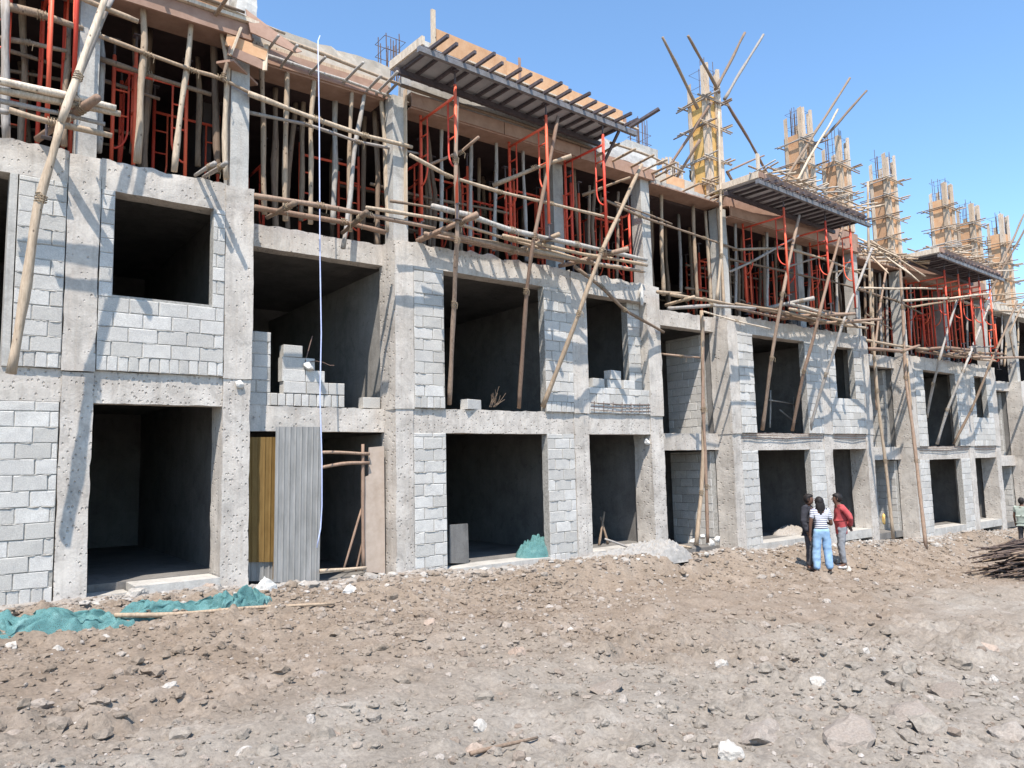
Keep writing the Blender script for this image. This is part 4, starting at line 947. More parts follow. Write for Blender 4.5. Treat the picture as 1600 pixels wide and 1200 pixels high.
# third canopy bay
pl([(1412, 470), (1480, 466), (1545, 459)], -1.1, .04, BOARD, 'bright level pole before the red frames of the farthest canopy, upper of two')
pl([(1425, 480), (1480, 471), (1530, 463)], -.9, .035, WOOD, 'pale level pole before the red frames of the farthest canopy, lower of two')
pl([(1432, 546), (1475, 543), (1515, 547)], [-.3, -.7, -1.0], .06, WOOD_R, 'thick log along the floor edge under the left of the farthest canopy')
pl([(1480, 553), (1530, 552), (1566, 553)], [-.2, -.6, -1.0], .06, WOOD_R, 'thick log along the floor edge under the right of the farthest canopy')
pl([(1520, 558), (1600, 559), (1640, 562)], -.8, .05, WOOD_R, 'brown rail running out of the picture at the right edge')
pl([(1515, 543), (1552, 541)], -.5, .035, WOOD_G, 'grey stub on the floor edge under the farthest canopy')
pl([(1448, 652), (1458, 600), (1468, 560), (1495, 470)], [.05, -.4, -.8, -1.0], .045, WOOD_G, 'left one of three slanting poles before the fourth house')
pl([(1464, 694), (1480, 640), (1505, 580), (1546, 475)], [.04, -.4, -.9, -1.0], .05, WOOD_G, 'middle one of three slanting poles before the fourth house')
pl([(1490, 694), (1518, 640), (1545, 575), (1590, 470)], [.03, -.5, -1.0, -.9], .045, WOOD_D, 'dark right one of three slanting poles before the fourth house')
pl([(1585, 560), (1578, 520), (1600, 470)], -.8, .035, WOOD_D, 'dark stick rising at the right edge under the last roof')
pl([(1500, 470), (1550, 485), (1620, 490)], -.7, .05, WOOD, 'thick pale log along the last roof edge at the right')

# ------------------------------------------------------------------ column forms standing on the roof
def column_form(x0, w, dpt, zb, zply, ztop, zreb, rings, label, mat, y0=.12):
    e = empty('column_form', (x0+w/2, y0+dpt/2, zb), label, 'formwork', 'column forms on the roof')
    x1, ya, yb = x0+w, y0, y0+dpt
    for nm, a in (('plywood_panel', (x0, x1, ya, ya+.02)), ('plywood_panel', (x0, x1, yb-.02, yb)), ('plywood_panel', (x0, x0+.02, ya+.021, yb-.021)), ('plywood_panel', (x1-.02, x1, ya+.021, yb-.021))):
        bx(nm, *a, zb, zply, mat, e)
    for x, y, wx, wy, t in ((x0-.025, ya+.05, .04, .12, 1), (x0-.025, yb-.1, .04, .1, 0), (x0+.05, ya-.025, .11, .04, 1), (x1-.07, ya-.025, .14, .04, 1), (x1-.21, ya-.025, .07, .04, 0), (x1+.025, ya+.08, .04, .13, 1), (x1+.025, yb-.1, .04, .12, 0)):
        zt_ = ztop-random.uniform(0, .22)-(0 if t else .3)
        m = MB(); a_ = random.uniform(-.012, .012); m.add([(x-wx/2, y-wy/2, zb), (x+wx/2, y-wy/2, zb), (x+wx/2, y+wy/2, zb), (x-wx/2, y+wy/2, zb), (x-wx/2+a_, y-wy/2, zt_), (x+wx/2+a_, y-wy/2, zt_+.03), (x+wx/2+a_, y+wy/2, zt_), (x-wx/2+a_, y+wy/2, zt_-.02)], [(0, 3, 2, 1), (4, 5, 6, 7), (0, 1, 5, 4), (1, 2, 6, 5), (2, 3, 7, 6), (3, 0, 4, 7)]); m.build('batten', BATTEN, e)
    for i in range(9):
        x = x0+.06+(w-.12)*random.random(); y = ya+.06+(dpt-.12)*random.random()
        m = MB(); m.tube([(x, y, zply-.3), (x+random.uniform(-.02, .02), y, zreb-random.uniform(0, .35))], .0095, 5); m.build('rebar', REBAR, e)
    for i in range(2):
        z = zply+.3+.45*i; m = MB(); m.tube([(x0+.05, ya+.05, z), (x1-.05, ya+.05, z), (x1-.05, yb-.05, z), (x0+.05, yb-.05, z), (x0+.05, ya+.05, z)], .006, 4); m.build('rebar_tie', REBAR, e)
    for z in rings:
        rr = lambda: random.uniform(.18, .5)
        for s in (0, 1):
            dz = .06*s+random.uniform(-.02, .02)
            pole_w('clamp_stick', [(x0-rr(), ya-.085, z+dz), (x1+rr(), ya-.09, z+dz+random.uniform(-.06, .06))], .022, .018, random.choice([WOOD, WOOD_G]), parent=e, wob=.1, n=6)
            pole_w('clamp_stick', [(x0-.085, ya-rr(), z+dz+.05), (x0-.09, yb+rr(), z+dz+random.uniform(-.03, .1))], .022, .018, random.choice([WOOD_G, WOOD_D]), parent=e, wob=.1, n=6)
            pole_w('clamp_stick', [(x1+.085, ya-rr(), z+dz+.05), (x1+.09, yb+rr(), z+dz+random.uniform(-.03, .1))], .022, .018, random.choice([WOOD, WOOD_D]), parent=e, wob=.1, n=6)
        pole_w('clamp_stick', [(x0-rr(), yb+.07, z), (x1+rr(), yb+.08, z+.03)], .022, .018, WOOD_G, parent=e, wob=.1, n=6)
    return e
column_form(15.8, .56, .62, 8.55, 11.25, 12.15, 12.35, (8.75, 9.45, 10.35, 11.05), 'tallest orange plywood column form with four thin poles fanning out above it', PLY_Y)
column_form(20.3, .52, .62, 8.7, 11.35, 12.25, 12.45, (9.7, 10.35, 11.05), 'plywood column form with long slanting sticks, second from the left on the roof', PLY)
column_form(22.35, .56, .62, 8.7, 11.0, 11.9, 12.25, (9.2, 9.9, 10.75), 'plywood column form third from the left on the roof, beside the slanting sticks', PLY)
column_form(25.35, .62, .62, 8.3, 11.1, 11.95, 12.2, (8.9, 9.6, 10.3, 10.95), 'plywood column form standing by itself, fourth from the left on the roof', PLY)
column_form(29.8, .6, .62, 8.0, 11.2, 12.0, 12.2, (9.3, 10.0, 10.8), 'plywood column form above the farthest canopy, left one of the pair', PLY)
column_form(32.1, .62, .62, 8.0, 10.75, 11.6, 11.8, (9.2, 9.9, 10.6), 'plywood column form above the farthest canopy, right one of the pair', PLY)
column_form(35.0, .68, .62, 7.6, 10.75, 11.6, 11.8, (8.7, 9.4, 10.2), 'plywood column form nearest the right edge, crossed by two dark sticks', PLY)
# braces of the column forms
RG = 'braces of the column forms'
def br(a, b, Ya, Yb, r, mat, label): pole('brace_pole', [(*a, Ya), (*b, Yb)], r, r*.75, mat, label, 'pole', RG, .4)
br((1090, 170), (1035, 58), .0, -.4, .045, WOOD_D, 'leftmost of the four thin poles fanning above the tallest column form')
br((1124, 145), (1075, 56), .0, -.5, .045, WOOD_D, 'second from the left of four thin poles fanning above the tallest form')
br((1118, 140), (1164, 51), .0, -.2, .045, WOOD_D, 'third from the left of four thin poles fanning above the tallest form')
br((1132, 155), (1193, 54), .1, -.1, .045, WOOD_G, 'rightmost of the four thin poles fanning above the tallest column form')
br((1112, 160), (1038, 273), .0, .8, .045, WOOD_R, 'long left brace slanting down from the tallest column form to the roof')
br((1094, 218), (1056, 280), .1, .9, .045, WOOD_R, 'shorter left brace slanting down from the tallest column form')
br((1134, 158), (1202, 276), .1, .2, .045, WOOD_R, 'right brace slanting down from the tallest column form to the second canopy')
br((1136, 268), (1152, 298), .1, .2, .04, WOOD_R, 'short brace at the right foot of the tallest column form')
br((1137, 268), (1194, 243), .0, -.2, .03, WOOD_R, 'thin stick pointing right from the foot of the tallest column form')
br((1224, 285), (1328, 122), .1, -.3, .045, WOOD_D, 'long dark pole crossing the second column form, left of two')
br((1288, 215), (1354, 142), .0, -.3, .045, WOOD_D, 'long dark pole above the second column form, right of two')
br((1240, 292), (1309, 171), -.2, -.2, .04, BOARD, 'bright pole slanting across the second column form between two dark ones')
br((1553, 437), (1600, 335), .0, -.3, .05, WOOD_D, 'dark brace crossing the last column form, upper left of two')
br((1538, 472), (1606, 350), .0, -.4, .05, WOOD_D, 'dark brace crossing the last column form, lower right of two')
# starter bars of the slab
def starter(px, py, h, n, label, Y=.5):
    p = P(px, py, Y); e = empty('starter_bars', p, label, 'rebar', 'starter bars on the roof')
    for i in range(n):
        x, y = p[0]+random.uniform(-.22, .22), p[1]+random.uniform(-.2, .2)
        m = MB(); m.tube([(x, y, p[2]-.3), (x+random.uniform(-.03, .03), y, p[2]+h*random.uniform(.75, 1.))], .010, 5); m.build('rebar', REBAR, e)
    for z in (.2, .45): m = MB(); m.tube([(p[0]-.22, p[1]-.2, p[2]+z), (p[0]+.22, p[1]-.2, p[2]+z), (p[0]+.22, p[1]+.2, p[2]+z), (p[0]-.22, p[1]+.2, p[2]+z), (p[0]-.22, p[1]-.2, p[2]+z)], .007, 4); m.build('rebar_tie', REBAR, e)
starter(610, 103, .62, 12, 'small cage of thin starter bars left of the nearest canopy')
starter(1000, 240, .95, 12, 'spray of thin starter bars on the roof right of the nearest canopy', .9)
starter(1052, 283, .75, 6, 'low cluster of starter bars between the two left braces of the tallest form', 2.5)
e = empty('column_form', P(1052, 285, 3.), 'low far column form of pale battens between the braces of the tallest form', 'formwork', 'column forms on the roof')
p = P(1052, 285, 3.)
for i in range(6): bx('batten', p[0]-.45+.17*i, p[0]-.36+.17*i, 3., 3.04, p[2]-.5, p[2]+.55+.25*random.random(), BOARD, e)
for x, y, h, lab in ((1186, 285, .62, 'short upright batten at the left end of the second canopy'),): 
    q = P(x, y, -.9); m = MB(); m.bar(q, (q[0], q[1], q[2]+.75), .1, .05); tag(m.build('batten_post', BOARD), lab, 'batten')
# long sticks heaped on the roof edge between the canopies
for i, (a, b) in enumerate((((1345, 385), (1388, 427)), ((1352, 378), (1425, 430)), ((1360, 375), (1446, 432)), ((1370, 382), (1436, 440)), ((1340, 372), (1405, 402)))):
    pole('timber_stick', [(*a, .1), (*b, -1.1)], .03, .025, BOARD if i < 2 else WOOD, '%s from the left of the long sticks sloping off the roof between the canopies' % ORD[i], 'pole', 'long sticks sloping off the roof', .15)

# ------------------------------------------------------------------ gate, door frame, hose
def corrugated(name, pts, mat, parent, n=60, amp=.014, wl_=.095):
    a, b, c, d = [np.array(p, float) for p in pts]                   # bottom left, bottom right, top right, top left
    W = np.linalg.norm(b-a); nrm = np.cross(b-a, d-a); nrm /= np.linalg.norm(nrm)
    m = MB(); vs = []; rows = 7
    for j in range(rows+1):
        for i in range(n+1):
            u, v = i/n, j/rows; p = (a*(1-u)+b*u)*(1-v)+(d*(1-u)+c*u)*v
            ph = (u*W/wl_) % 1
            h = amp*(max(0, 1-abs(ph-.5)*5.5)*1.0)+.004*math.sin(u*3+v*5)
            vs.append(p+nrm*h)
    fs = [(j*(n+1)+i, j*(n+1)+i+1, (j+1)*(n+1)+i+1, (j+1)*(n+1)+i) for j in range(rows) for i in range(n)]
    m.add(vs, fs); return m.build(name, mat, parent)
e = empty('sheet_gate', P(460, 910, .22), 'corrugated zinc sheet gate with a yellow corrugated leaf at its left edge', 'gate')
corrugated('zinc_sheet', [P(427, 910, .2), P(499, 912, .2), P(503, 667, .2), P(431, 667, .2)], GI, e, 90)
corrugated('yellow_sheet', [P(388, 878, .34), P(430, 878, .34), P(434, 683, .34), P(389, 683, .34)], YELLOW, e, 54)
corrugated('grey_strip', [P(388, 908, .37), P(430, 908, .37), P(430, 877, .37), P(388, 877, .37)], GI, e, 50)
m = MB(); m.bar(P(429, 905, .27), P(432, 685, .27), .04, .05); m.build('gate_stile', YELLOW, e)
pole('timber_rail', [(500, 707, .22), (540, 707, .25), (577, 709, .28)], .028, .028, WOOD_R, 'upper of two thin level sticks right of the zinc gate', 'pole', 'sticks of the makeshift door')
pole('timber_rail', [(500, 731, .22), (540, 725, .25), (577, 723, .28)], .03, .026, WOOD_R, 'lower of two thin level sticks right of the zinc gate', 'pole', 'sticks of the makeshift door')
pole('door_post', [(568, 890, .3), (566, 780, .3), (567, 694, .3)], .032, .03, WOOD_R, 'upright stick of the makeshift door right of the zinc gate', 'pole', 'sticks of the makeshift door', .15)
pole('threshold_pole', [(500, 892, .1), (540, 890, .12), (572, 887, .14)], .03, .028, WOOD, 'stick lying across the threshold right of the zinc gate', 'pole', 'sticks of the makeshift door', .1)
pole('timber_brace', [(536, 893, .35), (565, 795, .4)], .022, .02, WOOD_R, 'thin slanting stick inside the makeshift door, left of two', 'pole', 'sticks of the makeshift door', .1)
pole('timber_brace', [(556, 893, .4), (568, 840, .4)], .02, .02, WOOD_R, 'thin slanting stick inside the makeshift door, right of two', 'pole', 'sticks of the makeshift door', .1)
sheet([P(567, 893, .33), P(602, 896, .33), P(600, 697, .33), P(577, 699, .33), P(576, 743, .33), P(568, 746, .33)], .03, 'notched_board', BEIGE, 'notched beige board standing against the column right of the makeshift door', 'board')
hp = [(500, 56, .0), (497, 64, -.28), (499, 200, -.3), (500, 400, -.3), (502, 520, -.3), (500, 620, -.3), (503, 720, -.28), (503, 790, -.22), (501, 825, -.2), (495, 856, -.2)]
HOSE = simple('pale_hose', (.42, .48, .72), (.55, .60, .80), 20, .5)
m = MB(); q = [P(*a) for a in hp]; qq = []
for a, b in zip(q[:-1], q[1:]): qq += [a+(b-a)*t for t in (0, .5)]
m.tube(qq+[q[-1]], .0105, 7); tag(m.build('hose', HOSE, None, None, True), 'thin pale bluish hose hanging from the roof edge down past the zinc gate', 'hose')
# sacks, plaster lumps
def lump(name, loc, s, mat, label, cat, group=None, seed=0, sq=(1, 1, .8), facet=6, sub=2):
    import bmesh
    b = bmesh.new(); bmesh.ops.create_icosphere(b, subdivisions=sub, radius=1); r = random.Random(seed)
    pl_ = []
    for _ in range(facet):
        n_ = Vector((r.uniform(-1, 1), r.uniform(-1, 1), r.uniform(-.8, 1))).normalized(); pl_.append((n_, r.uniform(.5, .82)))
    for v in b.verts:
        for n_, d in pl_:
            q = v.co.dot(n_)-d
            if q > 0: v.co -= n_*q
        f = 1+.10*r.uniform(-1, 1); v.co *= f
        v.co = Vector((v.co.x*sq[0], v.co.y*sq[1], v.co.z*sq[2]))*s
    me = bpy.data.meshes.new(name); b.to_mesh(me); b.free(); me.materials.append(mat)
    return tag(link(name, me, tuple(map(float, loc))), label, cat, group)
lump('plaster_lump', P(375, 600, -.02), .075, PALE, 'white lump of plaster stuck on the column left of the zinc gate', 'plaster', seed=3, sq=(1.1, .45, .9))
lump('plaster_lump', P(1011, 690, .10), .09, PALE, 'white crumpled lump hanging at the top of the narrow ground floor opening', 'plaster', seed=5, sq=(.9, .8, .9))
lump('plaster_lump', P(1002, 460, -.05), .12, PALE, 'white drip of mortar on the column right of the small first floor window', 'plaster', seed=6, sq=(.5, .5, 2.4))
lump('plaster_lump', P(482, 573, .4), .10, PALE, 'white lump on top of the stacked blocks above the zinc gate', 'plaster', seed=7, sq=(1, .8, .9))
m = MB(); m.tube([P(477, 565, .45), P(488, 525, .5)], .010, 5); tag(m.build('bent_rod', REBAR), 'thin rod sticking up from the stacked blocks above the zinc gate', 'rod')
m = MB(); m.tube([P(x, y, .4) for x, y in ((483, 566), (492, 564), (504, 566), (515, 571), (522, 571))], .008, 5); tag(m.build('bent_wire', REBAR), 'thin bent wire trailing right from the stacked blocks above the zinc gate', 'wire')

# ------------------------------------------------------------------ people
def skin_mesh(name, verts, edges, radii, root, mat, parent, sub=2):
    if name in ('shirt', 'trousers'): sub = 3
    me = bpy.data.meshes.new(name); me.from_pydata(verts, edges, [])
    o = bpy.data.objects.new(name, me); C.objects.link(o)
    md = o.modifiers.new('skin', 'SKIN'); md.use_smooth_shade = True
    for i, d in enumerate(me.skin_vertices[0].data):
        r = radii[i]; d.radius = r if isinstance(r, tuple) else (r, r); d.use_root = (i == root)
    ss = o.modifiers.new('sub', 'SUBSURF'); ss.levels = sub; ss.render_levels = sub
    dg = bpy.context.evaluated_depsgraph_get(); ev = o.evaluated_get(dg)
    nm = bpy.data.meshes.new_from_object(ev)
    if name in ('shirt', 'trousers'):
        co = np.zeros(len(nm.vertices)*3); nm.vertices.foreach_get('co', co); co = co.reshape(-1, 3); no = np.array([v.normal[:] for v in nm.vertices])
        f = vnoise(co[:, 0]*9, co[:, 1]*9, co[:, 2]*13, seed=3)*.011+vnoise(co[:, 0]*20+co[:, 2]*9, co[:, 1]*20, co[:, 2]*22, seed=4)*.006
        nm.vertices.foreach_set('co', (co+no*f[:, None]).ravel())
    nm.materials.clear(); nm.materials.append(mat)
    nm.polygons.foreach_set('use_smooth', [True]*len(nm.polygons))
    bpy.data.objects.remove(o); bpy.data.meshes.remove(me)
    q = bpy.data.objects.new(name, nm); C.objects.link(q); q.parent = parent; return q
SKIN = simple('brown_skin', (.10, .052, .034), (.15, .08, .055), 8, .6, .05)
HAIR = simple('black_hair', (.010, .008, .008), (.022, .018, .017), 60, .6, .3, 0, 3, (1, 1, .15))
DENIM = simple('light_blue_denim', (.20, .33, .50), (.30, .44, .60), 7, .85, .25)
DARKCL = simple('dark_cloth', (.022, .022, .028), (.05, .05, .06), 9, .85, .3)
CHAR = simple('charcoal_cloth', (.045, .042, .045), (.085, .08, .085), 9, .85, .3)
GREYCL = simple('grey_cloth', (.18, .19, .21), (.27, .28, .30), 8, .85, .3)
REDCL = simple('dusty_red_cloth', (.36, .055, .06), (.48, .10, .10), 7, .85, .3)
SAGE = simple('sage_cloth', (.30, .35, .30), (.42, .46, .41), 7, .85, .3)
KHAKI = simple('khaki_cloth', (.15, .125, .105), (.26, .225, .19), 9, .85, .3)
SHOE = simple('shoe', (.03, .028, .026), (.06, .055, .05), 9, .7, .1)
WSHOE = simple('pale_shoe', (.5, .48, .46), (.62, .6, .58), 9, .7, .1)
def stripe_mat():
    m, n, l, b = new_mat('striped_cotton', .9)
    tc = n.new('ShaderNodeTexCoord').outputs['Object']; s = n.new('ShaderNodeSeparateXYZ'); l.new(tc, s.inputs[0])
    mm = n.new('ShaderNodeMath'); mm.operation = 'MULTIPLY'; l.new(s.outputs[2], mm.inputs[0]); mm.inputs[1].default_value = 1/.042
    fr = n.new('ShaderNodeMath'); fr.operation = 'FRACT'; l.new(mm.outputs[0], fr.inputs[0])
    l.new(ramp(n, l, fr.outputs[0], [(.40, (.03, .035, .10)), (.46, (.70, .70, .72))]), b.inputs['Base Color']); return m
STRIPE = stripe_mat()
def person(loc, face, label, H=1.72, top=DARKCL, legs=DARKCL, shoe=SHOE, sleeve='long', female=False, untuck=0., pose=None, hair='short', bend=0., crouch=False, look=(0, 0), flare=.0, mask_legs=True):
    """face: direction (x, y) the body faces. local frame: x = the person's left, -y = forward, z up"""
    e = empty('person', loc, label, 'person', 'people on the site')
    a = math.atan2(face[1], face[0])+math.pi/2; e.rotation_euler = (0, 0, a)
    k = H/1.72; pose = pose or {}
    sw = .165 if female else .195; hw = .095 if female else .085
    def J(n_, d): return pose.get(n_, d)
    hipz, = (.93,)
    pel = np.array(J('pelvis', (0, 0, .95))); ch = np.array(J('chest', (0, -.01, 1.30))); nk = np.array(J('neck', (0, -.01, 1.475)))
    hd = np.array(J('head', (look[0]*.02, -.03+look[1], 1.60)))+np.array([0, 0, .012])
    pts = {'pel': pel, 'wst': pel*.55+ch*.45, 'ch': ch, 'nk': nk, 'jaw': hd+(0, -.015, -.05), 'hd': hd+(0, .005, .02), 'crn': hd+(0, .012, .085)}
    HS = 1.12
    rad = {'pel': (.155, .115) if female else (.15, .11), 'wst': (.115, .095) if female else (.135, .1), 'ch': (.145, .105) if female else (.165, .115), 'nk': .052, 'jaw': (.062*HS, .075*HS), 'hd': (.074*HS, .092*HS), 'crn': (.055*HS, .07*HS)}
    ed = [('pel', 'wst'), ('wst', 'ch'), ('ch', 'nk'), ('nk', 'jaw'), ('jaw', 'hd'), ('hd', 'crn')]
    for s, t in (('l', 1), ('r', -1)):
        pts['sh'+s] = np.array(J('sh'+s, (t*sw, 0, nk[2]-.065))); pts['el'+s] = np.array(J('el'+s, (t*(sw+.055), .03, 1.12))); pts['wr'+s] = np.array(J('wr'+s, (t*(sw+.06), -.03, .87)))
        d = pts['wr'+s]-pts['el'+s]; d = d/np.linalg.norm(d); pts['pa'+s] = pts['wr'+s]+d*.07
        rad['sh'+s] = .056; rad['el'+s] = .040; rad['wr'+s] = .028; rad['pa'+s] = (.036, .02)
        ed += [('ch', 'sh'+s), ('sh'+s, 'el'+s), ('el'+s, 'wr'+s), ('wr'+s, 'pa'+s)]
        for i, (o, ln) in enumerate(((-.03, .075), (-.01, .085), (.01, .08), (.03, .062))):
            side = np.cross(d, (t, 0, 0)); side = side/max(np.linalg.norm(side), 1e-6)
            f = 'f%d%s' % (i, s); pts[f] = pts['pa'+s]+side*o+d*ln+np.array([-t*.012, 0, 0]); rad[f] = .009; ed.append(('pa'+s, f))
        th = 'th'+s; side = np.cross(d, (t, 0, 0)); side = side/max(np.linalg.norm(side), 1e-6)
        pts[th] = pts['wr'+s]+side*.045+d*.06+np.array([-t*.02, -.01, 0]); rad[th] = .011; ed.append(('wr'+s, th))
        pts['hp'+s] = np.array(J('hp'+s, (t*hw, 0, pel[2]-.07))); pts['kn'+s] = np.array(J('kn'+s, (t*(hw+.02), -.02, .50))); pts['an'+s] = np.array(J('an'+s, (t*(hw+.03), .02, .09)))
        pts['to'+s] = pts['an'+s]+np.array([t*.03, -.16, -.055])
        rad['hp'+s] = .085; rad['kn'+s] = .056; rad['an'+s] = .040; rad['to'+s] = (.04, .03)
        ed += [('pel', 'hp'+s), ('hp'+s, 'kn'+s), ('kn'+s, 'an'+s), ('an'+s, 'to'+s)]
    def mk(name, names, edges, grow, mat, extra=None, sub=2, shift=None):
        ns = list(names); idx = {n_: i for i, n_ in enumerate(ns)}
        vs = [tuple(np.array((extra or {}).get(n_, {}).get('p', pts[n_]))*k) for n_ in ns]
        rr = []
        for n_ in ns:
            r = (extra or {}).get(n_, {}).get('r', None)
            if r is None:
                r = rad[n_]; r = tuple(q+grow for q in r) if isinstance(r, tuple) else r+grow
            rr.append(tuple(q*k for q in r) if isinstance(r, tuple) else r*k)
        return skin_mesh(name, vs, [(idx[a], idx[b]) for a, b in edges], rr, 0, mat, e, sub)
    mk('body', pts.keys(), ed, 0, SKIN)
    # shirt
    sn = ['pel', 'wst', 'ch', 'nk2', 'shl', 'ell', 'shr', 'elr']; ex = {'nk2': dict(p=nk*.75+ch*.25, r=.075)}
    if untuck: ex['hem'] = dict(p=pel+np.array([0, 0, -untuck]), r=(rad['pel'][0]+.03, rad['pel'][1]+.035)); 
    pts['nk2'] = nk; pts['hem'] = pel; rad['nk2'] = .07; rad['hem'] = .1
    pts['sb'] = pel*.8+ch*.2; rad['sb'] = (rad['pel'][0]-.005, rad['pel'][1]); sn[0] = 'pel'
    se = [(sn[0], 'wst'), ('wst', 'ch'), ('ch', 'nk2'), ('ch', 'shl'), ('ch', 'shr'), ('shl', 'ell'), ('shr', 'elr')]
    if untuck: sn.append('hem'); se.append(('pel', 'hem'))
    if sleeve == 'long': sn += ['wrl', 'wrr']; se += [('ell', 'wrl'), ('elr', 'wrr')]
    else:
        for s in 'lr': ex['el'+s] = dict(p=pts['sh'+s]*.35+pts['el'+s]*.65, r=.06)
    mk('shirt', sn, se, .03 if untuck else .022, top, ex)
    # trousers
    tn = ['pel', 'hpl', 'knl', 'anl', 'hpr', 'knr', 'anr']; te = [('pel', 'hpl'), ('hpl', 'knl'), ('knl', 'anl'), ('pel', 'hpr'), ('hpr', 'knr'), ('knr', 'anr')]
    tx = {}
    for s in 'lr': tx['an'+s] = dict(p=pts['an'+s]+np.array([0, 0, .01]), r=.058+flare*.45); tx['kn'+s] = dict(p=pts['kn'+s], r=.078+flare*.35); tx['hp'+s] = dict(p=pts['hp'+s], r=.105)
    tx['pel'] = dict(p=pel, r=(rad['pel'][0]+.03, rad['pel'][1]+.03)); pts['tw'] = pel*.7+ch*.3; rad['tw'] = (.142, .118); tn.append('tw'); te.append(('pel', 'tw'))
    mk('trousers', tn, te, .018, legs, tx)
    for s in 'lr':
        q = pts['an'+s]
        pts['h_'] = q+np.array([0, .04, -.05]); pts['b_'] = q+np.array([0, -.06, -.05]); pts['t_'] = pts['to'+s]+np.array([0, -.01, 0]); rad.update({'h_': (.042, .038), 'b_': (.045, .04), 't_': (.045, .03)})
        mk('shoe', ['h_', 'b_', 't_'], [('h_', 'b_'), ('b_', 't_')], .006, shoe, None, 1)
    # hair
    import bmesh
    hb_ = bmesh.new()
    def blob(c_, r_, face=True):
        g_ = bmesh.ops.create_icosphere(hb_, subdivisions=3, radius=1)
        for v in g_['verts']:
            q = np.array(v.co[:]); 
            if face and q[1] < -.15 and q[2] < .45: q = q*np.array([.86, .62, .9])
            q = q*(1+.05*float(vnoise(np.array([q[0]*5]), np.array([q[1]*5]), np.array([q[2]*5]), seed=8)[0]))
            v.co = Vector((c_+q*np.array(r_))*k)
    blob(hd+(0, .016, .025), (.098, .122, .118))
    if hair == 'long': blob(hd+(0, .075, -.09), (.105, .065, .17), False); blob(hd+(.01, .095, -.2), (.06, .04, .1), False)
    hm = bpy.data.meshes.new('hair'); hb_.to_mesh(hm); hb_.free(); hm.materials.append(HAIR); hm.polygons.foreach_set('use_smooth', [True]*len(hm.polygons))
    ho = bpy.data.objects.new('hair', hm); C.objects.link(ho); ho.parent = e
    m = MB(); c = hd*k
    m.add([c+np.array(v)*k for v in ((-.014, -.098, -.02), (.014, -.098, -.02), (0, -.095, .025), (0, -.122, -.018))], [(0, 1, 3), (1, 2, 3), (2, 0, 3)])
    o = m.build('nose', SKIN, None, (0, 0, 0)); o.parent = e
    EYE = DARKCL
    for s in (-1, 1):
        m = MB(); q = c+np.array((s*.031, -.093, .022))*k; m.box(q[0]-.012, q[0]+.012, q[1]-.004, q[1]+.004, q[2]-.005, q[2]+.005); o = m.build('eye', EYE, None, (0, 0, 0)); o.parent = e
    m = MB(); q = c+np.array((0, -.088, -.055))*k; m.box(q[0]-.022, q[0]+.022, q[1]-.004, q[1]+.004, q[2]-.004, q[2]+.004); o = m.build('mouth', DARKCL, None, (0, 0, 0)); o.parent = e
    for s in (-1, 1):
        m = MB(); q = c+np.array((s*.08, .0, .0))*k; m.tube([q+np.array((0, 0, -.025)), q+np.array((s*.006, .01, 0)), q+np.array((0, 0, .03))], .012, 6); o = m.build('ear', SKIN, None, (0, 0, 0)); o.parent = e
    return e
def stand(px, py):
    p = G(px, py); p[2] = gz(p[0], p[1])-.01; return p
away = np.array([.82, .57]); lft = np.array([-.79, .61])
w = stand(1288, 903)
person(w, away*.95+lft*.2, 'woman seen from behind in a striped short sleeved top and wide light blue jeans', 1.70, STRIPE, DENIM, SHOE, 'short', True, 0, hair='long', flare=.06,
       pose={'elr': (-.24, -.02, 1.10), 'wrr': (-.20, -.22, 1.13), 'ell': (.235, .03, 1.13), 'wrl': (.25, .0, .88), 'anl': (.15, .02, .09), 'knl': (.125, -.02, .5), 'anr': (-.13, .03, .09), 'head': (.0, -.04, 1.585)})
q = stand(1268, 897)
person(q, -lft*.8-away*.5, 'man in dark jacket and dark trousers standing half hidden behind the woman', 1.72, DARKCL, CHAR, SHOE, 'long', False, .10,
       pose={'elr': (-.26, .03, 1.13), 'wrr': (-.25, -.05, .88), 'ell': (.27, .02, 1.14), 'wrl': (.26, -.06, .9), 'head': (.02, -.05, 1.58)})
q = stand(1319, 893)
person(q, lft*.9+away*.15, 'man in a loose dusty red shirt and grey trousers, hands behind his back', 1.76, REDCL, GREYCL, WSHOE, 'long', False, .17,
       pose={'ell': (.25, .17, 1.17), 'wrl': (.06, .19, .98), 'elr': (-.25, .17, 1.17), 'wrr': (-.05, .2, .96), 'head': (0, -.07, 1.585), 'neck': (0, -.03, 1.475), 'knl': (.11, -.05, .5), 'anl': (.12, .0, .09)})
p = P(1079, 290, .95)
person((p[0]+.05, p[1]-.2, 8.86), (.3, -.95), 'worker in a brown camouflage jacket bending over behind the orange edge board', 1.7, KHAKI, CHAR, SHOE, 'long', False, 0.,
       pose={'pelvis': (0, .12, .42), 'chest': (0, -.06, .68), 'neck': (0, -.13, .83), 'head': (0, -.2, .93), 'shl': (.19, -.09, .78), 'shr': (-.19, -.09, .78), 'ell': (.26, -.16, .52), 'wrl': (.2, -.32, .34), 'elr': (-.26, -.16, .52), 'wrr': (-.2, -.32, .34),
             'hpl': (.1, .1, .38), 'hpr': (-.1, .1, .38), 'knl': (.18, -.22, .42), 'knr': (-.18, -.22, .42), 'anl': (.16, .0, .09), 'anr': (-.16, .0, .09)})
q = P(1602, 856, -1.6); q[2] = gz(q[0], q[1])
person(q, away*.6-lft*.7, 'person in a sage green top at the right edge beyond the pile of sticks', 1.68, SAGE, CHAR, SHOE, 'short', False, .05)

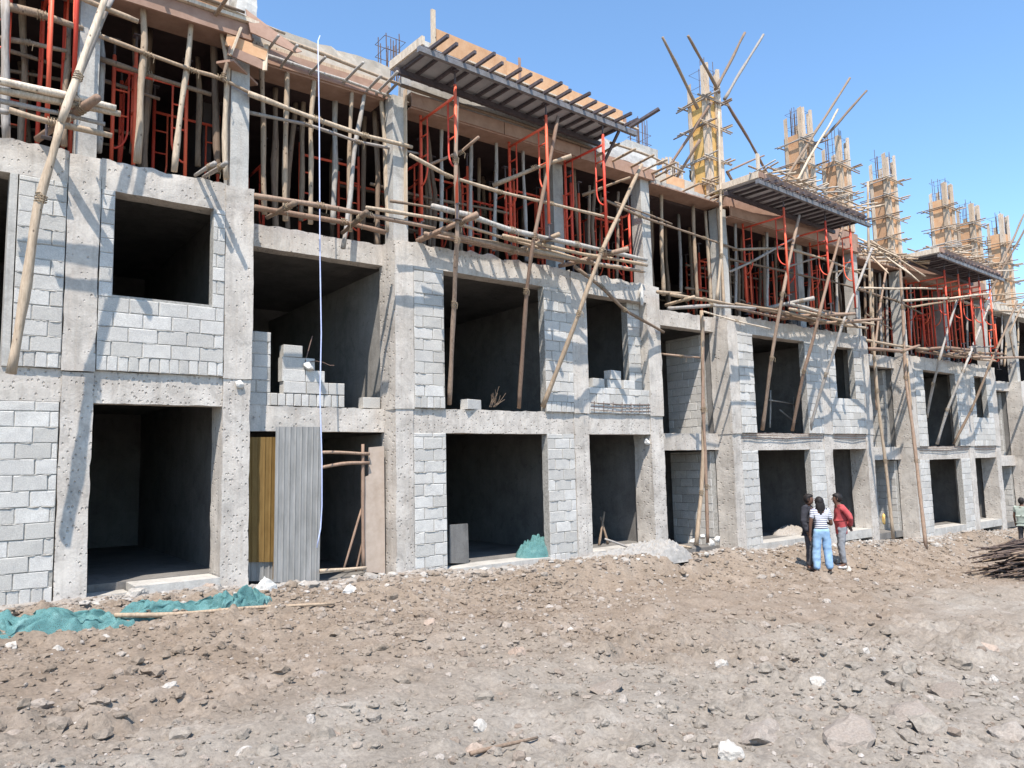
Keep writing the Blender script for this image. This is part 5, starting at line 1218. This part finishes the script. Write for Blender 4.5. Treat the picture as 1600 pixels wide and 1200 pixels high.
# ------------------------------------------------------------------ things lying on the ground
def net(px, w_, d_, h_, ang, label, seed):
    p = G(*px); nx_, ny_ = 110, 46
    U, V = np.meshgrid(np.linspace(-1, 1, nx_), np.linspace(-1, 1, ny_), indexing='ij')
    wx = U+.16*vnoise(U*3, V*3, seed=seed)+.05*vnoise(U*9, V*6, seed=seed+1); wy = V+.25*vnoise(U*2.5, V*2, seed=seed+2)+.08*vnoise(U*8, V*8, seed=seed+3)
    R_ = np.clip(1-(np.abs(U)**3.2+np.abs(V)**2.6), 0, 1)
    q1 = vnoise(U*2.6+V*1.2, V*1.6-U*.6, seed=seed+4); q2 = vnoise(U*7-V*3, V*2.2+U*1.5, seed=seed+5)
    fold = .5*np.sqrt(np.maximum(0, 1-q1*q1*3.2))+.20*np.sqrt(np.maximum(0, 1-q2*q2*4))+.35*vnoise(U*1.7, V*1.2, seed=seed+6)+.05*vnoise(U*14+V*5, V*6, seed=seed+7)
    Hh = R_**.6*np.maximum(.05, .1+fold)*h_
    ca, sa = math.cos(ang), math.sin(ang)
    X = p[0]+(wx*w_*ca-wy*d_*sa)/1; Y = p[1]+(wx*w_*sa+wy*d_*ca)
    Z = np.array([gz(a, b) for a, b in zip(X.ravel(), Y.ravel())])+Hh.ravel()-.02
    i = np.arange(nx_*ny_).reshape(nx_, ny_); f = np.stack([i[:-1, :-1], i[1:, :-1], i[1:, 1:], i[:-1, 1:]], -1).reshape(-1, 4)
    m = MB(); m.add(np.stack([X.ravel(), Y.ravel(), Z], 1), f.tolist())
    return tag(m.build('shade_net', NET, None, None, True), label, 'net', 'green shade nets')
net((75, 988), .88, .40, .21, .15, 'large crumpled green shade net spread on the soil at the left edge', 11)
net((300, 955), .95, .22, .16, .25, 'long low green shade net lying before the curb of the nearest house', 21)
net((378, 950), .40, .2, .27, .2, 'bunched green shade net near the white stone left of the zinc gate', 31)
p = P(838, 868, .45)
def heap(p, w_, d_, h_, mat, name, label, cat, seed):
    U, V = np.meshgrid(np.linspace(-1, 1, 90), np.linspace(-1, 1, 60), indexing='ij')
    R_ = np.clip(1-(np.abs(U)**2+np.abs(V)**2), 0, 1)**.6
    Hh = R_*h_*(.75+.3*vnoise(U*2.5, V*2.5, seed=seed)+.25*(1-np.abs(vnoise(U*6, V*6, seed=seed+1)))+.14*vnoise(U*13, V*11, seed=seed+2)+.08*vnoise(U*27, V*23, seed=seed+3))
    m = MB(); i = np.arange(90*60).reshape(90, 60); f = np.stack([i[:-1, :-1], i[1:, :-1], i[1:, 1:], i[:-1, 1:]], -1).reshape(-1, 4)
    m.add(np.stack([(p[0]+U*w_).ravel(), (p[1]+V*d_).ravel(), (p[2]+Hh).ravel()], 1), f.tolist())
    return tag(m.build(name, mat, None, None, True), label, cat)
heap((p[0], .42, lev(1)['gf']-.02), .50, .34, .34, NET, 'shade_net', 'green shade net bundled inside the wide ground floor opening', 'net', 41)
heap((P(1235, 840, .9)[0], .9, lev(2)['gf']-.02), .7, .4, .22, SOIL, 'sand_heap', 'small heap of sand inside the wide ground floor opening behind the people', 'sand', 45)
heap((P(1025, 880, -.6)[0], -.55, gz0(12.9, -.5)), 1.1, .45, .40, CEM, 'cement_heap', 'pale heap of cement waste at the foot of the column right of the narrow opening', 'rubble', 47)
heap((P(960, 880, -.5)[0], -.35, gz0(11.7, -.4)), .9, .4, .26, CEM, 'cement_heap', 'pale heap of cement waste filling the narrow ground floor opening', 'rubble', 49)
def gp(px, py, up=0): q = G(px, py); q[2] = gz(q[0], q[1])+up; return q
pole_w('ground_pole', [gp(178, 976, .06), gp(260, 970, .06), gp(400, 958, .07), gp(522, 949, .06)], .028, .022, WOOD, 'long thin pole lying on the soil in front of the green nets', 'pole', None, .1)
pole_w('ground_pole', [gp(735, 1180, .02), gp(840, 1150, .02)], .014, .01, WOOD_D, 'thin dark stick lying on the soil near the bottom centre', 'pole', None, .1)
pole_w('ground_pole', [P(985, 860, -.1)+(0, 0, .05), P(945, 842, .1)], .025, .02, WOOD_G, 'short grey stick in the narrow ground floor opening', 'pole', None, .1)
pole_w('ground_pole', [P(1047, 850, .2), P(1080, 856, .15)], .03, .03, WOOD, 'short thick pole across the threshold left of the doubled pole', 'pole', None, .1)
for i, (x, y, s) in enumerate(((1085, 846, .13), (1098, 838, .11), (1110, 848, .15), (1120, 842, .12))):
    lump('cement_sack', P(x, y, -.1), s, PALE, '%s from the left of the crumpled pale sacks at the foot of the doubled pole' % ORD[i], 'sack', 'pale sacks', 60+i, (1.1, .8, .7), 8)
lump('hanging_bag', P(1381, 811, .1), .13, PLY_Y, 'yellow and white bag beside the left tall standard', 'bag', None, 66, (.6, .5, 1.3))
ax = P(735, 870, .5); sheet([P(703, 880, .35), P(733, 880, .5), P(731, 818, .5), P(703, 820, .35)], .03, 'grey_board', CONC_SHADE, 'dark grey board leaning inside the left of the wide ground floor opening', 'board')
# dead twigs on the first floor sill
m = MB()
for i in range(14):
    a = P(768+random.uniform(-4, 6), 636, .1); b = a+np.array([random.uniform(-.05, .25), random.uniform(-.1, .05), random.uniform(.1, .45)]); m.tube([a, (a+b)/2+np.array([.03, 0, .02]), b], .004, 4)
tag(m.build('dry_twigs', WOOD_D), 'tuft of dry twigs on the wide first floor sill', 'twigs')
# named stones
def rock(px, py, wpx, mat, label, sq=(1, .8, .6), seed=1, rot=0, group='stones on the soil', sink=.1):
    q = gp(px, py); d = np.dot(q-np.array([0, -CAM_D, CAM_H]), _fw); s = wpx/2*d/FPX
    o = lump('stone', (q[0], q[1], q[2]+s*sq[2]*sink), s*1.15, mat, label, 'stone', group, seed, sq, 11, 3); o.rotation_euler = (0, 0, rot); return o
R = rock
R(808, 1024, 58, STONE_P, 'long pale pinkish stone in the middle of the soil', (1, .5, .45), 1, .9)
R(263, 1068, 42, STONE_W, 'white angular stone standing out at the lower left', (1, .6, .55), 2, 1.0)
R(893, 994, 13, STONE_W, 'small cream stone above the long pinkish one', (1, .9, 1), 3)
R(1130, 1050, 26, STONE_W, 'white rounded stone right of centre', (1, .8, .7), 4)
R(753, 1140, 26, STONE_W, 'white stone near the bottom centre', (1, .8, .9), 5)
R(741, 1168, 36, STONE_P, 'pinkish stone just below the white one near the bottom centre', (1, .9, .7), 6)
R(514, 1150, 36, STONE_P, 'pinkish wedge shaped stone at the lower left of centre', (1, .8, .6), 7)
R(671, 986, 22, STONE_P, 'small reddish stone with a pale chip beside it', (1, .8, .8), 8)
R(196, 1108, 48, STONE, 'flat tan slab stone below the white angular one', (1, .55, .4), 9, .8)
R(1144, 1186, 42, STONE_W, 'cracked white stone at the bottom edge right of centre', (1, .9, .8), 10)
R(1020, 1190, 28, STONE, 'small pale stone at the bottom edge', (1, .9, .8), 11)
R(1315, 1165, 135, STONE_B, 'biggest grey slab of rock at the bottom right', (1, .62, .5), 12, .2, sink=.02)
R(1425, 1130, 95, STONE_B, 'flat grey rock next to the biggest slab', (1, .8, .35), 13, .5)
R(1530, 1010, 64, STONE_P, 'broad flat tan rock near the right edge', (1, .7, .3), 14)
R(1355, 1028, 20, STONE_W, 'white chip of stone above the biggest slab', (1, .6, .7), 15)
R(1552, 1070, 20, STONE_W, 'white chip of stone near the right edge below the flat tan rock', (1, .6, .8), 16)
R(1578, 1160, 70, STONE_B, 'dark grey rock at the lower right corner', (1, .7, .6), 17)
R(1476, 1096, 60, STONE_B, 'rounded tan stone above the flat grey rock', (1, .8, .5), 18)
R(1190, 1150, 95, STONE_B, 'large half buried brownish clod at the lower right of centre', (1, .8, .45), 19)
R(950, 1082, 62, STONE_B, 'brownish grey clod below the middle of the soil', (1, .7, .5), 20)
R(498, 1060, 38, STONE, 'tilted flat clod with a dark edge left of centre', (1, .6, .4), 21, .7)
R(117, 992, 24, STONE_W, 'white stone poking from under the green net at the left edge', (1, .8, 1), 22)
R(92, 1016, 18, STONE_W, 'white pebble just below the green net at the left edge', (1, .8, .8), 23)
R(214, 934, 30, STONE_W, 'pair of white broken stones by the curb of the nearest house', (1, .7, .9), 24)
R(414, 932, 34, PALE, 'white broken plaster block right of the bunched green net', (1, .7, 1), 25)
R(548, 925, 32, PALE, 'crumpled white paper sack on the rubble right of the zinc gate', (1, .6, .7), 26)
R(105, 946, 22, STONE, 'brown stone at the foot of the leftmost pitted column', (1, .8, .7), 27)
R(325, 925, 24, STONE_P, 'tan stone in the gap between two green nets', (1, .7, .7), 28)
R(285, 1055, 26, STONE, 'dark clod right of the white angular stone', (1, .8, .6), 29)
R(770, 1175, 20, STONE, 'small stone beside the pinkish one at the bottom centre', (1, .8, .7), 30)
R(1327, 896, 14, STONE_W, 'white stone at the feet of the man in red', (1, .8, .9), 31)
R(1190, 905, 30, STONE, 'long pale fragment lying on the soil left of the woman', (1, .4, .35), 32)
R(1275, 1040, 30, STONE, 'brown stone above the biggest grey slab', (1, .8, .6), 33)
R(60, 1095, 40, STONE, 'brown angular clod in the lower left corner area', (1, .8, .6), 34)
R(30, 1130, 44, STONE, 'flat dark clod at the lower left edge', (1, .7, .45), 35)
R(380, 1175, 26, STONE_W, 'white stone at the bottom edge left of centre', (1, .8, .8), 36)
for i in range(90):
    x = random.uniform(5, 1595); y = 925+(random.random()**.8)*272
    if x > 1200 and y < 940: continue
    rock(x, y, random.uniform(9, 24)*(.7+.5*(y-900)/300), STONE_W if i % 14 == 0 else STONE, 'small rough stone half sunk in the loose dusty soil', (1, random.uniform(.6, .95), random.uniform(.45, .8)), 100+i, random.uniform(0, 6), 'small stones in the soil', .15)
for i in range(90):                                        # rubble at the foot of the building
    x = random.uniform(0, 30); y = -random.uniform(.15, 1.1)
    s = random.uniform(.03, .10)
    lump('rubble_piece', (x, y, gz(x, y)+s*.2), s, random.choice([STONE, STONE, STONE, STONE_W]) if i % 3 else CONC2, 'piece of broken block or stone in the rubble along the foot of the building', 'rubble', 'rubble along the building', 400+i, (1, .8, .6), 8, 2).rotation_euler = (0, 0, random.uniform(0, 6))
# gravel and clods too many to count
ico_v = []; t_ = (1+5**.5)/2
for a, b in ((-1, t_), (1, t_), (-1, -t_), (1, -t_)): ico_v += [(a, b, 0), (0, a, b), (b, 0, a)]
ico_v = np.array([(-1, t_, 0), (1, t_, 0), (-1, -t_, 0), (1, -t_, 0), (0, -1, t_), (0, 1, t_), (0, -1, -t_), (0, 1, -t_), (t_, 0, -1), (t_, 0, 1), (-t_, 0, -1), (-t_, 0, 1)])/math.hypot(1, t_)
ico_f = np.array([(0, 11, 5), (0, 5, 1), (0, 1, 7), (0, 7, 10), (0, 10, 11), (1, 5, 9), (5, 11, 4), (11, 10, 2), (10, 7, 6), (7, 1, 8), (3, 9, 4), (3, 4, 2), (3, 2, 6), (3, 6, 8), (3, 8, 9), (4, 9, 5), (2, 4, 11), (6, 2, 10), (8, 6, 7), (9, 8, 1)])
def scatter(n, name, fx_, fy_, fs_):
    V, F = [], []
    for i in range(n):
        x, y = fx_(), fy_(); s = fs_(x, y)
        if y > -.1: continue
        v = ico_v*(1+rng.uniform(-.28, .28, (12, 1)))*s*np.array([1, rng.uniform(.6, 1), rng.uniform(.45, .85)])
        a = rng.uniform(0, 6.28); ca, sa = math.cos(a), math.sin(a)
        v = np.stack([v[:, 0]*ca-v[:, 1]*sa+x, v[:, 0]*sa+v[:, 1]*ca+y, v[:, 2]+gz(x, y)+s*.12], 1)
        V.append(v); F.append(ico_f+12*i0[0]); i0[0] += 1
    me = bpy.data.meshes.new(name); V = np.concatenate(V); F = np.concatenate(F)
    me.from_pydata(V.tolist(), [], F.tolist()); me.materials.append(PEBBLE)
    return tag(link(name, me, (0, 0, 0)), kind='stuff')
def clods(n, lo, hi, fy_, smin, mat=None, name='soil_clods'):
    V, F, k = [], [], 0
    import bmesh
    b = bmesh.new(); bmesh.ops.create_icosphere(b, subdivisions=2, radius=1); bv = np.array([v.co[:] for v in b.verts]); bf = np.array([[v.index for v in f.verts] for f in b.faces]); b.free()
    for i in range(n):
        x, y = rng.uniform(lo, hi), fy_()
        if y > -.12 or not mat and vnoise(np.array([x*.5]), np.array([y*.5]), seed=77)[0]+rng.uniform(-.5, .5) < -.18: continue
        s = min(.14, smin+smin*.8*rng.exponential())
        q = bv*1.; o = rng.uniform(0, 99)
        q = q*(1+.55*vnoise(q[:, 0]*1.6+o, q[:, 1]*1.6, q[:, 2]*1.6, seed=5)+.22*vnoise(q[:, 0]*4+o, q[:, 1]*4, q[:, 2]*4, seed=6))[:, None]
        q = q*s*np.array([1, rng.uniform(.6, 1), rng.uniform(.4, .75)]); a = rng.uniform(0, 6.28); ca, sa = math.cos(a), math.sin(a)
        V.append(np.stack([q[:, 0]*ca-q[:, 1]*sa+x, q[:, 0]*sa+q[:, 1]*ca+y, q[:, 2]+gz(x, y)+s*.05], 1)); F.append(bf+len(bv)*k); k += 1
    me = bpy.data.meshes.new(name); me.from_pydata(np.concatenate(V).tolist(), [], np.concatenate(F).tolist()); me.materials.append(mat or SOIL)
    tag(link(name, me, (0, 0, 0)), kind='stuff')
clods(5600, -.5, 9, lambda: rng.uniform(-10, -.2), .016)
clods(1500, 1.5, 31, lambda: -.14-abs(rng.normal(0, .38)), .024, RUB, 'rubble')
clods(240, -.5, 10, lambda: rng.uniform(-10, -.5), .034)
clods(3600, 4, 30, lambda: -.2-rng.exponential(2.6), .022)
i0 = [0]
scatter(7000, 'gravel', lambda: rng.uniform(-.5, 9.5), lambda: rng.uniform(-10, -.1), lambda x, y: min(.05, .007+.007*rng.exponential()*(1+.6*(y > -3))))
i0 = [0]
scatter(6000, 'gravel', lambda: rng.uniform(4, 33), lambda: -.1-rng.exponential(2.2), lambda x, y: min(.08, .014+.016*rng.exponential()))
# pile of dark sticks at the right
e = empty('stick_pile', gp(1575, 893), 'pile of dark brown sticks and twigs lying at the right edge', 'woodpile')
b0 = gp(1606, 905); dr = np.array([-_r[0]*.85-.1, -_r[1]*.85-.1, 0]); dr /= np.linalg.norm(dr)
for i in range(210):
    lay = random.random(); o = b0+np.array([random.uniform(-.1, 1.6), random.uniform(-.7, .7), .03+lay*.75*(1-.3*random.random())])
    d = dr*random.uniform(.45, 1.0)*(1.1-.35*lay)+np.array([random.uniform(-.2, .2), random.uniform(-.2, .2), random.uniform(-.12, .05)])
    back = -d*random.uniform(.5, 1.2)
    pole_w('stick', [o+back, o+d*.3, o+d], random.uniform(.018, .042), .013, WOOD_D if i % 6 == 0 else STICK_D, parent=e, wob=.5, n=5)

def room_stick(a, b, Ya, Yb, label, r=.03, mat=None): pole('room_stick', [(*a, Ya), (*b, Yb)], r, r*.85, mat or WOOD_D, label, 'pole', 'sticks inside the rooms', .15)
room_stick((936, 852), (944, 800), .8, 1.0, 'left leg of a crossed stick trestle inside the narrow ground floor opening')
room_stick((950, 850), (938, 808), .8, 1.0, 'right leg of a crossed stick trestle inside the narrow ground floor opening')
room_stick((1202, 625), (1242, 632), .9, .9, 'level grey stick inside the wide first floor opening of the third house', .025, WOOD_G)
room_stick((1241, 672), (1240, 620), .9, .9, 'upright grey stick inside the wide first floor opening of the third house', .025, WOOD_G)
room_stick((1203, 668), (1204, 610), 1.0, 1.0, 'second upright stick at the left inside the third house first floor', .025, WOOD_G)
room_stick((1218, 640), (1248, 665), 1.0, .9, 'slanting grey stick inside the wide first floor opening of the third house', .022, WOOD_G)
